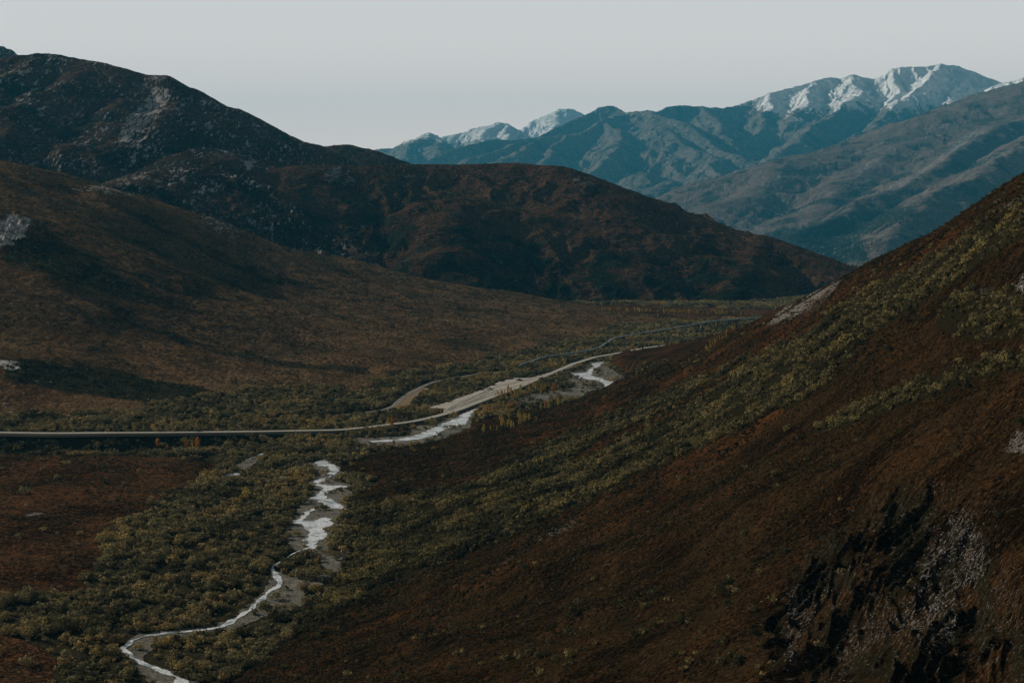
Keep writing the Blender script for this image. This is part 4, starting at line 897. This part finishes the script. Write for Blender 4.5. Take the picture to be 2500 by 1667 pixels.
# bushes one can tell apart on the gravel bars
def one_bush(px, py, r, label, nbh=3, mat=None):
    x, y, z = (float(v[0]) for v in hit(px, py)); rng = np.random.default_rng(int(px*7+py)); parts = []
    for i in range(nbh):
        T = TPL[170][i % 6]*np.array([r*rng.uniform(0.5, 0.7)]*2+[r*rng.uniform(0.5, 0.75)]); c, s = math.cos(i*2.1), math.sin(i*2.1)
        T = np.stack([T[:, 0]*c-T[:, 1]*s+(i-(nbh-1)/2)*r*0.75, T[:, 0]*s+T[:, 1]*c+rng.uniform(-0.3, 0.3)*r, T[:, 2]], -1); parts.append(T)
    V = np.concatenate(parts); o = mesh_obj('willow_bush', V, np.arange(len(V), dtype=np.int32).reshape(-1, 4), mat or mt_willow_i)
    o.location = (x, y, FZ+0.1 if abs(z-FZ) < 1 else z); return tag(o, label, 'bush')
for px, py, r, nb_, lab in [
    (1448,946,6.5,4,'long rounded bush on the upper gravel bar beside the braided creek'),
    (1462,907,3.6,3,'dark bush leaning along the foot of the cut bank beside the creek'),
    (1494,928,4.0,3,'dark bush at the right end of the creek below the cut bank'),
    (1437,896,3.6,2,'dark bush on the upstream left bank of the braided creek'),
    (1420,905,4.2,3,'brown bush between the road and the upper creek'),
    (1105,1046,4.6,4,'bush on the gravel island in the middle creek below the road'),
    (765,1410,6.5,4,'large dark bush island in the gravel above the lower creek bend'),
    (685,1490,4.6,4,'low dark bush island beside the lower creek bend'),
    (718,1308,3.6,3,'reddish brown bush on the left edge of the widest creek pool'),
    (790,1348,2.2,2,'small dark bush at the tail of the widest creek pool'),
    (785,1245,3.6,3,'brown bush on the spit between two creek channels'),
    (1385,955,3.8,3,'dark bush left of the upper gravel bar'),
    (1320,962,4.6,4,'dark bush under the bright orange tree')]:
    one_bush(px, py, r, lab, nb_)

for i_, (px, py, r_) in enumerate([(858,1061,3.4),(876,1060,4.2),(893,1058,3.8),(908,1056,4.6),(924,1054,4.0),(939,1052,4.4),(952,1051,3.6)]):
    one_bush(px, py-1, r_*1.25, 'tall willow bush at the near edge of the road between its straight left stretch and the pad', 3)['group'] = 'bushes in front of the road'

def tube(path, rads, n=6):
    path = np.array(path, float); V = []; Fc = []
    for i, p in enumerate(path):
        d = path[min(i+1, len(path)-1)]-path[max(i-1, 0)]; d /= np.linalg.norm(d); a = np.cross(d, [0, 0, 1]) if abs(d[2]) < 0.9 else np.cross(d, [1, 0, 0]); a /= np.linalg.norm(a); b = np.cross(d, a)
        for k in range(n): t = 2*math.pi*k/n; V.append(p+rads[i]*(math.cos(t)*a+math.sin(t)*b))
    for i in range(len(path)-1):
        for k in range(n): Fc.append((i*n+k, i*n+(k+1) % n, (i+1)*n+(k+1) % n, (i+1)*n+k))
    Fc.append(tuple(range(n))[::-1]); Fc.append(tuple((len(path)-1)*n+k for k in range(n)))
    return np.array(V), Fc
def solid(name, c, rough=0.6, metal=0.0, nscale=3.0, var=0.25):
    m = M(name, rough, 0.4); nn = m.noise(nscale, 4, 0.6); m.b.inputs['Metallic'].default_value = metal
    return m.done(m.mix(nn, tuple(v*(1-var) for v in c), tuple(min(1, v*(1+var)) for v in c)), m.bump(nn, 0.01))
mt_bark = solid('bark', (0.10, 0.09, 0.075), 0.9)
YEL = foliage_mat('yellow autumn leaves', [(0.0, (0.20, 0.15, 0.04)), (0.5, (0.36, 0.26, 0.06)), (1.0, (0.46, 0.34, 0.09))], True, 0.35)
ORA = foliage_mat('orange autumn leaves', [(0.0, (0.20, 0.085, 0.027)), (0.5, (0.33, 0.14, 0.036)), (1.0, (0.42, 0.21, 0.05))], True, 0.35)
GRN = foliage_mat('grey green poplar leaves', [(0.0, (0.05, 0.06, 0.03)), (0.5, (0.09, 0.10, 0.05)), (1.0, (0.13, 0.13, 0.06))], True, 0.3)
SPR = foliage_mat('spruce needles', [(0.0, (0.010, 0.016, 0.011)), (0.5, (0.018, 0.026, 0.017)), (1.0, (0.03, 0.038, 0.022))], True, 0.1)
def poplar(mat, seed, wid, label, cat='tree', name='poplar_tree'):
    rng = np.random.default_rng(seed); e = empty(name, (0, 0, -50), label, cat)
    V, Fc = tube([(0, 0, -0.3), (0.03, 0.01, 1.6), (0, 0.04, 3.5), (0.02, 0, 5.6)], [0.12, 0.09, 0.06, 0.02])
    for k in range(5):
        a = k*2.4; h = 1.2+k*0.7; v, f = tube([(0, 0, h), (0.5*wid*math.cos(a), 0.5*wid*math.sin(a), h+0.8)], [0.04, 0.012], 4); f = [tuple(i+len(V) for i in q) for q in f]; V = np.concatenate([V, v]); Fc = list(Fc)+f
    mesh_obj('trunk', V, Fc, mt_bark, e)
    n = 130; t = rng.random(n)**0.8; z = 0.7+t*5.6; prof = np.sin(np.clip((z-0.3)/6.6, 0, 1)*math.pi)**0.7*wid
    cl = rng.uniform(0.6, 1.25, 14)[(t*13.9).astype(int)]; th = rng.uniform(0, 2*math.pi, n); r = prof*np.sqrt(rng.uniform(0.15, 1, n))*cl
    P = np.c_[r*np.cos(th), r*np.sin(th), z]; Nn = np.c_[np.cos(th), np.sin(th), np.full(n, 0.4)]+rng.normal(size=(n, 3))*0.5
    V = leaf_quads(P, Nn, 0.2+0.07*wid, rng); mesh_obj('crown', V, np.arange(len(V), dtype=np.int32).reshape(-1, 4), mat, e); return e
def spruce_quads(n, seed):
    rng = np.random.default_rng(seed); tier = np.floor(rng.random(n)**0.8*9); z = 0.5+tier/9*6.5+rng.uniform(0, 0.3, n); r0 = (7.4-z)/7*1.25*rng.uniform(0.6, 1.05, n); th = rng.uniform(0, 2*math.pi, n)
    P = np.c_[r0*0.6*np.cos(th), r0*0.6*np.sin(th), z]; Nn = np.c_[np.cos(th)*0.7, np.sin(th)*0.7, np.full(n, 0.6)]+rng.normal(size=(n, 3))*0.2
    return leaf_quads(P, Nn, 0.42 if n > 40 else 0.62, rng)
def spruce(seed, label):
    e = empty('spruce_tree', (0, 0, -50), label, 'tree'); mesh_obj('trunk', *tube([(0, 0, -0.3), (0, 0, 4), (0, 0, 7.3)], [0.14, 0.07, 0.015]), mt_bark, e)
    V = spruce_quads(110, seed); mesh_obj('crown', V, np.arange(len(V), dtype=np.int32).reshape(-1, 4), SPR, e); return e
used = set()
def place(tp, px, py, h, label, group=None, ts=NEAR):
    # h: height in photo pixels
    x, y, z = (float(v[0]) for v in hit(px, py, ts)) if ts is NEAR else (float(v[0]) for v in hit(px, py, ts, 6000, 20000))
    if not np.isfinite(y): return
    s = h*0.9/F*y/6.4
    if tp.name in used: return copy_thing(tp, (x, y, z-0.1), random.uniform(0, 6), s, label, group)
    used.add(tp.name); tp.location = (x, y, z-0.1); tp.scale = (s,)*3; tp['label'] = label
    if group: tp['group'] = group
yt = [poplar(YEL, 31, 0.95, ''), poplar(YEL, 32, 1.35, '')]; ot = [poplar(ORA, 33, 1.4, ''), poplar(ORA, 34, 2.1, '')]; gt = [poplar(GRN, 35, 1.2, '')]
yb = poplar(YEL, 36, 2.2, '')
for px, py, h, tp, lab in [
    (1352,962,30,ot[1],'bright orange round tree above the gravel bar right of the pad'),
    (957,1045,34,ot[0],'tall orange and yellow tree left of the gravel road end'),
    (948,1040,26,yt[0],'yellow tree just behind the tall orange tree at the road end'),
    (1098,968,28,yt[0],'slim yellow tree in the brush behind the gravel pad'),
    (1064,958,26,yt[1],'yellow tree at the left end of the brush behind the pad'),
    (1253,899,22,yb,'broad golden tree at the near end of the pipeline'),
    (1270,896,18,yt[0],'small yellow tree beside the first stretch of pipeline'),
    (1292,892,16,yt[1],'yellow green tree in front of the first bend of the pipeline'),
    (328,1053,20,yb,'broad yellow tree standing right above the left road'),
    (350,1053,17,yt[1],'middle yellow tree of the three above the left road'),
    (374,1052,22,yb,'tall yellow tree right of two others above the left road'),
    (385,1092,26,ot[1],'orange tree below the road embankment, left of the orange pair'),
    (408,1098,16,ot[0],'small orange tree low beside the orange tree below the embankment'),
    (453,1094,26,ot[0],'orange slim tree below the road, left one of a close pair'),
    (482,1096,34,ot[0],'tallest orange tree below the road embankment'),
    (470,1094,20,yt[1],'yellowish tree between two orange trees below the road'),
    (602,1222,38,yb,'golden tree standing out of the willow thicket mid left'),
    (588,1234,30,yt[1],'yellow tree lower left of the golden thicket tree'),
    (645,1212,24,yt[0],'small slim yellow tree right of the golden thicket tree'),
    (405,1580,32,yb,'golden shrub like tree at the inside of the lowest creek bend'),
    (460,1578,28,yt[1],'yellow tree right of the golden one by the lowest creek bend'),
    (625,1330,34,gt[0],'green poplar in the middle of the lower willow thicket'),
    (715,1112,30,gt[0],'green poplar left of the first narrow creek pool'),
    (652,1003,22,gt[0],'leftmost grey green poplar at the foot of the left hillside'),
    (668,1003,16,gt[0],'middle grey green poplar at the foot of the left hillside'),
    (685,1002,14,gt[0],'rightmost grey green poplar at the foot of the left hillside'),
    (1466,856,14,yt[1],'yellow tree beneath the steep bend of the pipeline'),
    (1345,888,16,yt[1],'yellow tree between the pipeline and the gravel road'),
    (1003,1098,26,yt[0],'small yellow tree among bushes left of the lower red slope'),
    (962,1093,24,ot[0],'orange brown tree among bushes below the middle creek')]:
    place(tp, px, py, h, lab)
def rows(poly, n, tps, hlo, hhi, label, group, seed, ts=NEAR):
    rng = np.random.default_rng(seed); P = np.array(poly); c = 0; Q = []
    while c < n:
        x = rng.uniform(P[:, 0].min(), P[:, 0].max()); y = rng.uniform(P[:, 1].min(), P[:, 1].max())
        if inpoly(np.array([x]), np.array([y]), poly)[0]: Q.append((y, x)); c += 1
    for y, x in sorted(Q): place(tps[rng.integers(len(tps))], x, y, rng.uniform(hlo, hhi), label, group, ts)
rows([(1235,958),(1262,955),(1310,948),(1340,950),(1330,962),(1280,972),(1215,975),(1200,968)], 34, yt+yt+ot[:1], 13, 22, 'yellow autumn tree in the strip of brush directly below the gravel pad', 'autumn trees below the pad', 41)
rows([(1172,1005),(1200,992),(1250,985),(1275,990),(1262,1003),(1180,1018)], 26, ot[:1]+yt, 13, 20, 'orange or yellow slim tree in the low band between the two gravel bars', 'trees between the gravel bars', 42)
rows([(1180,1055),(1215,1030),(1250,1015),(1330,1020),(1300,1035),(1240,1050),(1200,1062)], 34, yt, 13, 24, 'yellow slim tree in the group just left of the red slope edge', 'yellow trees by the red slope', 43)
rows([(1310,1000),(1340,985),(1380,975),(1372,990),(1330,1008)], 14, yt+ot[:1]+gt, 16, 26, 'yellow green tree standing beside the upper gravel strip', 'trees by the upper gravel strip', 44)
rows([(1470,756),(1600,760),(1750,764),(1840,768),(1840,771),(1700,769),(1550,764),(1470,759)], 90, yt, 7, 12, 'tiny pale yellow tree in the row along the foot of the rounded hill', 'row of trees at the hill foot', 45)
rows([(1578,845),(1602,841),(1603,845),(1580,849)], 8, yt, 8, 12, 'small yellow tree in the short row by the far end of the road', 'short row by the road end', 46)
rows([(1720,850),(1760,822),(1790,800),(1796,806),(1760,835),(1725,862)], 24, yt, 9, 16, 'yellow tree along the gully edge where the red hillside begins', 'yellow trees on the gully edge', 47)
sp_ = [spruce(51, ''), spruce(52, '')]
for px, py, h, lab in [(1527,860,9,'small dark spruce at the roadside, first of the five by the knoll'), (1536,859,7,'small spruce in the middle of the left roadside trio'), (1546,858,10,'dark spruce right of the left roadside trio'),
        (1561,855,8,'short spruce left of the tallest roadside spruce'), (1569,854,13,'tallest dark spruce beside the road on the knoll')]:
    place(sp_[0], px, py, h, lab)
rows([(1690,812),(1720,800),(1780,795),(1835,793),(1800,802),(1740,812),(1700,818)], 34, sp_, 9, 16, 'dark slim spruce in the grove behind the pipeline near the knoll', 'spruces by the pipeline', 53)
rows([(1980,640),(2040,615),(2110,598),(2128,606),(2080,640),(2040,655),(2010,655)], 90, sp_, 6, 12, 'dark spruce on the far valley floor below the blue slopes', 'spruces on the far valley floor', 54, [RFAR])
# the far spruce wood
rng = np.random.default_rng(55); P = []
for poly, n in (([(1860,592),(1950,560),(2100,535),(2235,512),(2250,530),(2150,570),(2060,600),(1950,620),(1900,610)], 900), ([(1930,612),(2010,612),(2110,585),(2160,590),(2080,625),(1990,645)], 350), ([(2250,530),(2400,480),(2440,475),(2300,540),(2200,570)], 250)):
    Pp = np.array(poly); q = rng.uniform(0, 1, (n*4, 2))*[Pp[:, 0].max()-Pp[:, 0].min(), Pp[:, 1].max()-Pp[:, 1].min()]+[Pp[:, 0].min(), Pp[:, 1].min()]
    q = q[inpoly(q[:, 0], q[:, 1], poly)][:n]; q = q[perlin(q[:, 0]/14, q[:, 1]/5, 61) > -0.25]; x, y, z = hit(q[:, 0], q[:, 1], [RFAR], 6100, 20000); k = np.isfinite(y); P.append(np.stack([x, y, z], -1)[k])
P = np.concatenate(P); T = [spruce_quads(14, i) for i in range(5)]; Vs = []
for i in range(len(P)): Vs.append(T[i % 5]*rng.uniform(2.0, 4.0)+P[i])
V = np.concatenate(Vs); tag(mesh_obj('spruce_forest', V, np.arange(len(V), dtype=np.int32).reshape(-1, 4), SPR), 'far off dark spruce wood on the lower blue slopes', 'forest', kind='stuff')

# ------------------------------------------------------------------ loose rock on the near right slope
def rocks(n, poly, smin, smax, seed, T, flat=0.45):
    rng = np.random.default_rng(seed); q = []
    P = np.array(poly)
    while len(q) < n:
        c = rng.uniform(P.min(0), P.max(0), (n, 2)); q += [tuple(v) for v in c[inpoly(c[:, 0], c[:, 1], poly)]]
    q = np.array(q[:n]); k = fbm(q[:, 0]/45+q[:, 1]/60, q[:, 1]/45-q[:, 0]/90, seed, 3)+rng.normal(0, 0.10, n)+fbm(q[:, 0]/13, q[:, 1]/13, seed+9, 2)*0.5 > 0.12; q = q[k]
    x, y, z = hit(q[:, 0], q[:, 1], [T], 90, 2000); s = (smin*0.6+(smax*0.8-smin*0.6)*rng.random(len(q))**3)
    cube = np.array([(a, b, c) for a in (-1, 1) for b in (-1, 1) for c in (-1, 1)], float); fc = np.array([(0,1,3,2),(4,6,7,5),(0,4,5,1),(2,3,7,6),(0,2,6,4),(1,5,7,3)])
    V = cube[None]*(1+rng.uniform(-0.45, 0.35, (len(q), 8, 3)))*s[:, None, None]*np.array([1, 0.7, flat])
    th = rng.normal(0.7, 0.3, len(q)); ti = rng.normal(-0.5, 0.15, len(q)); c, s_ = np.cos(ti)[:, None], np.sin(ti)[:, None]
    X = V[..., 0]*c-V[..., 2]*s_; Z = V[..., 0]*s_+V[..., 2]*c; c, s_ = np.cos(th)[:, None], np.sin(th)[:, None]
    V = np.stack([X*c-V[..., 1]*s_, X*s_+V[..., 1]*c, Z], -1)+np.stack([x, y, z+0.02], -1)[:, None]
    F_ = (fc[None]+np.arange(len(q))[:, None, None]*8).reshape(-1, 4); k = np.isfinite(V).all((1, 2)); return V.reshape(-1, 3), F_
m = M('slate', 0.5, 0.5); n1 = m.noise(1.2, 5, 0.7); mt_slate = m.done(m.mix(m.ramp(n1, [(0.35, 0.0), (0.65, 1.0)]), (0.030, 0.032, 0.032), (0.20, 0.185, 0.165)), m.bump(m.noise(9, 4, 0.7), 0.05))
SCR = [(2600, [(2210,1500),(2260,1340),(2350,1255),(2400,1300),(2410,1400),(2350,1440),(2330,1560),(2290,1620),(2240,1590)], 0.05, 0.32), (900, [(2320,1270),(2350,1240),(2400,1300),(2400,1410),(2350,1400)], 0.05, 0.3),
       (900, [(1915,1600),(1925,1440),(1960,1420),(2000,1480),(1960,1560),(1935,1640)], 0.05, 0.3), (1100, [(2010,1667),(2060,1540),(2140,1480),(2230,1460),(2260,1520),(2100,1600),(2060,1680)], 0.05, 0.26),
       (300, [(2010,1440),(2020,1370),(2060,1360),(2060,1410),(2030,1450)], 0.05, 0.25), (400, [(2350,1240),(2250,1280),(2290,1310),(2400,1250)], 0.05, 0.22), (500, [(2430,1600),(2380,1500),(2480,1350),(2500,1600)], 0.05, 0.2),
       (1300, [(1866,800),(1905,760),(1950,735),(2000,700),(2035,675),(2055,672),(2040,700),(2000,735),(1950,770),(1900,795)], 0.2, 0.9), (500, [(2450,1100),(2485,1045),(2510,1060),(2500,1110)], 0.08, 0.4),
       (400, [(1320,1310),(1350,1285),(1415,1266),(1412,1282),(1370,1302)], 0.12, 0.5), (350, [(2468,700),(2500,665),(2500,712)], 0.12, 0.6), (160, [(2120,1200),(2300,1150),(2490,1250),(2300,1300)], 0.05, 0.2)]
Vs = []; Fs = []; o_ = 0
for i, (n, poly, a, b) in enumerate(SCR):
    v, f = rocks(n, poly, a, b, 900+i, RIGHT); Vs.append(v); Fs.append(f+o_); o_ += len(v)
tag(mesh_obj('scree', np.concatenate(Vs), np.concatenate(Fs), mt_slate), 'broken grey slate and scree on the right hillside', 'scree', kind='stuff')

# ------------------------------------------------------------------ the pipeline on its supports
mt_pipe = solid('galvanised jacket', (0.44, 0.51, 0.54), 0.45, 0.35, 0.5, 0.12); mt_steel = solid('support steel', (0.10, 0.10, 0.095), 0.6, 0.3)
PIPE = [(1266,893),(1283,886),(1298,883),(1314,875),(1334,871),(1360,867),(1393,863),(1429,857),(1450,852.5),(1464,848),(1480,838),(1495,827),(1518,821),(1569,813),(1620,805),(1684,794),(1735,785),(1786,780),(1824,778),(1860,774)]
pp = []
for px, py in PIPE:
    D = 1900.0
    for _ in range(3):
        g_ = hit(px, py+3.6*F/D, [FLOOR, LEFT]); D = float(g_[1][0]) if np.isfinite(g_[1][0]) else D
    pp.append(unp(px, py, D))
pp = np.array(pp)
for _ in range(1): pp[1:-1, 1] = (pp[:-2, 1]+2*pp[1:-1, 1]+pp[2:, 1])/4
pp = np.array([unp(px, py, d) for (px, py), d in zip(PIPE, pp[:, 1])])
Q, nx, ny = resample(pp, 5.0)
pl = empty('pipeline', tuple(Q[0]), 'long silver blue elevated pipeline curving across the valley on supports', 'pipeline'); off = Q[0]
V, Fc = tube(Q-off, [0.98]*len(Q), 12); mesh_obj('pipe', V, Fc, mt_pipe, pl, smooth=True)
st = max(1, int(len(Q)/85)); st = max(st, 4)
for i in range(1, len(Q)-1, st):
    c = Q[i]-off; g0 = float(gz(Q[i, 0], Q[i, 1], [FLOOR, LEFT]))-off[2]-0.5; nvec = np.array([nx[i], ny[i], 0]); V = []; Fc = []
    for s in (-1.7, 1.7):
        b = c+nvec*s; v, f = tube([(b[0], b[1], g0), (b[0], b[1], c[2]+1.5)], [0.25, 0.25], 6); Fc += [tuple(k+len(V) for k in q) for q in f]; V += list(v)
    a, b = c-nvec*1.8-np.array([0, 0, 1.0]), c+nvec*1.8-np.array([0, 0, 1.0]); v, f = tube([a, b], [0.22, 0.22], 4); Fc += [tuple(k+len(V) for k in q) for q in f]; V += list(v)
    mesh_obj('support', np.array(V), Fc, mt_steel, pl)

# ------------------------------------------------------------------ vehicles and small things on the pad
def box(c, s, taper=1.0, bev=0.0):
    c = np.array(c); V = []
    for z, k in ((-1, 1), (1, taper)):
        for x, y in ((-1, -1), (1, -1), (1, 1), (-1, 1)): V.append(c+np.array([x*s[0]/2*k, y*s[1]/2*(k+(1-k)*0.5), z*s[2]/2]))
    return np.array(V), [(3,2,1,0),(4,5,6,7),(0,1,5,4),(1,2,6,5),(2,3,7,6),(3,0,4,7)]
def part(name, geoms, mat, parent, bevel=0.04):
    V, Fc = join(geoms); o = mesh_obj(name, V, Fc, mat, parent)
    if bevel: b = o.modifiers.new('bevel', 'BEVEL'); b.width = bevel; b.segments = 2
    return o
def wheel(parent, x, y, r, w_):
    o = mesh_obj('wheel', *tube([(x, y-w_/2, r), (x, y+w_/2, r)], [r, r], 16), mt_tyre, parent); mesh_obj('rim', *tube([(x, y-w_/2-0.01, r), (x, y+w_/2+0.01, r)], [r*0.55]*2, 12), mt_rim, o)
mt_tyre = solid('tyre rubber', (0.02, 0.02, 0.02), 0.9); mt_rim = solid('rim', (0.4, 0.4, 0.4), 0.4, 0.6)
mt_tp = solid('pale green paint', (0.34, 0.48, 0.45), 0.35); mt_glass = solid('dark glass', (0.02, 0.025, 0.03), 0.1); mt_tan = solid('faded orange tan paint', (0.30, 0.18, 0.11), 0.5); mt_dk = solid('dark machinery', (0.045, 0.04, 0.035), 0.7)
mt_red = solid('orange red plastic', (0.55, 0.12, 0.05), 0.5); mt_lamp = solid('headlamp glass', (0.6, 0.6, 0.55), 0.2)
def on_pad(px, py):
    x, y, zz = ray(px, py); k = PADZ/zz; return (float(x*k), float(y*k), PADZ)
t = empty('pickup_truck', on_pad(1195,951), 'pale green pickup truck parked on the gravel pad', 'truck', rz=0.15)
part('body', [box((0, 0, 0.85), (5.4, 1.95, 0.7)), box((-1.7, 0.9, 1.35), (1.9, 0.12, 0.45)), box((-1.7, -0.9, 1.35), (1.9, 0.12, 0.45)), box((-2.63, 0, 1.35), (0.12, 1.9, 0.45))], mt_tp, t)
cab = part('cab', [box((0.5, 0, 1.6), (2.3, 1.8, 0.85), 0.8)], mt_tp, t); part('window', [box((0.5, 0, 1.6), (1.9, 1.84, 0.45), 0.88), box((0.5, 0, 1.6), (2.34, 1.4, 0.45), 0.88)], mt_glass, cab, 0)
for sx in (-1.75, 1.75):
    for sy in (-0.9, 0.9): wheel(t, sx, sy, 0.42, 0.3)
for sy in (-0.7, 0.7): part('headlight', [box((2.71, sy, 0.95), (0.05, 0.3, 0.2))], mt_lamp, t, 0)
t = empty('wheel_loader', on_pad(1168,951), 'tan and dark wheel loader parked at the upper edge of the gravel pad', 'loader', rz=-0.2)
part('body', [box((-1.2, 0, 1.5), (2.6, 1.9, 1.1)), box((0.9, 0, 1.2), (2.0, 1.2, 0.7))], mt_tan, t)
cab = part('cab', [box((0.0, 0, 2.7), (1.5, 1.5, 1.5), 0.85)], mt_tan, t); part('window', [box((0, 0, 2.75), (1.2, 1.56, 0.9), 0.92)], mt_glass, cab, 0)
part('loader_arm', [tube([(1.2, sy, 1.9), (2.6, sy, 1.3), (3.4, sy, 0.7)], [0.16]*3, 6) for sy in (-0.6, 0.6)], mt_dk, t, 0)
part('bucket', [box((3.9, 0, 0.15), (1.2, 2.6, 0.12)), box((3.35, 0, 0.6), (0.12, 2.6, 0.9)), box((3.85, 1.28, 0.45), (1.0, 0.08, 0.7)), box((3.85, -1.28, 0.45), (1.0, 0.08, 0.7))], mt_dk, t, 0)
for sx in (-1.5, 1.6):
    for sy in (-1.05, 1.05): wheel(t, sx, sy, 0.78, 0.55)
t = empty('flatbed_trailer', on_pad(1177,950), 'low dark flatbed trailer standing beside the tan loader', 'trailer', rz=0.3)
part('deck', [box((0, 0, 0.9), (5.0, 2.2, 0.22)), box((-1.2, 0, 1.3), (1.6, 1.6, 0.6))], mt_dk, t)
for sx in (-0.6, 0.5):
    for sy in (-0.95, 0.95): wheel(t, sx, sy, 0.4, 0.25)
part('drawbar', [tube([(2.4, 0, 0.8), (3.9, 0, 0.55)], [0.09, 0.07], 6)], mt_dk, t, 0)
# dark heap of road material
rng = np.random.default_rng(66); u = np.linspace(0, 1, 14); th = np.linspace(0, 2*math.pi, 29)[:-1]; V = [(0, 0, 2.0)]; Fc = []
for i, r in enumerate(u[1:]):
    for j, a in enumerate(th):
        x_, y_ = r*4.6*math.cos(a), r*2.6*math.sin(a); V.append((x_, y_, 2.0*(1-r)**0.9*(1+0.35*float(perlin(x_*0.9, y_*0.9, 67)))-0.05*r))
for j in range(28): Fc.append((0, 1+j, 1+(j+1) % 28))
for i in range(12):
    for j in range(28): Fc.append((1+i*28+j, 1+(i+1)*28+j, 1+(i+1)*28+(j+1) % 28, 1+i*28+(j+1) % 28))
m = M('dark asphalt millings', 0.95); n1 = m.noise(3, 5, 0.8); mt_heap = m.done(m.mix(n1, (0.02, 0.02, 0.018), (0.06, 0.055, 0.05)), m.bump(n1, 0.2))
o = mesh_obj('gravel_heap', np.array(V), Fc, mt_heap, smooth=True); o.location = on_pad(1268, 928.5); tag(o, 'dark heap of road material at the far end of the gravel pad', 'heap')
t = empty('road_barrier', on_pad(1083,1001), 'orange red barrier lying at the left corner of the gravel pad', 'barrier', rz=0.35)
part('rail', [box((0, 0, 0.95), (5.2, 0.14, 0.4))], mt_red, t)
for sx in (-2.0, 0, 2.0): part('post', [box((sx, 0.1, 0.55), (0.14, 0.14, 1.1)), box((sx, 0.1, 0.06), (0.3, 0.9, 0.1))], mt_red, t, 0)

# ------------------------------------------------------------------ the air: haze
bm = box((0, 17950, (GZ-1+2700)/2), (46000, 39300, 2700-(GZ-1)))
h = bpy.data.materials.new('haze air'); h.use_nodes = True; nt = h.node_tree; nt.nodes.clear()
ho = nt.nodes.new('ShaderNodeOutputMaterial'); pv = nt.nodes.new('ShaderNodeVolumePrincipled'); nt.links.new(pv.outputs[0], ho.inputs['Volume'])
pv.inputs['Density'].default_value = 2.5e-5; pv.inputs['Color'].default_value = (0.075, 0.50, 0.78, 1); pv.inputs['Anisotropy'].default_value = 0.0
tag(mesh_obj('haze', *bm, h), kind='stuff')
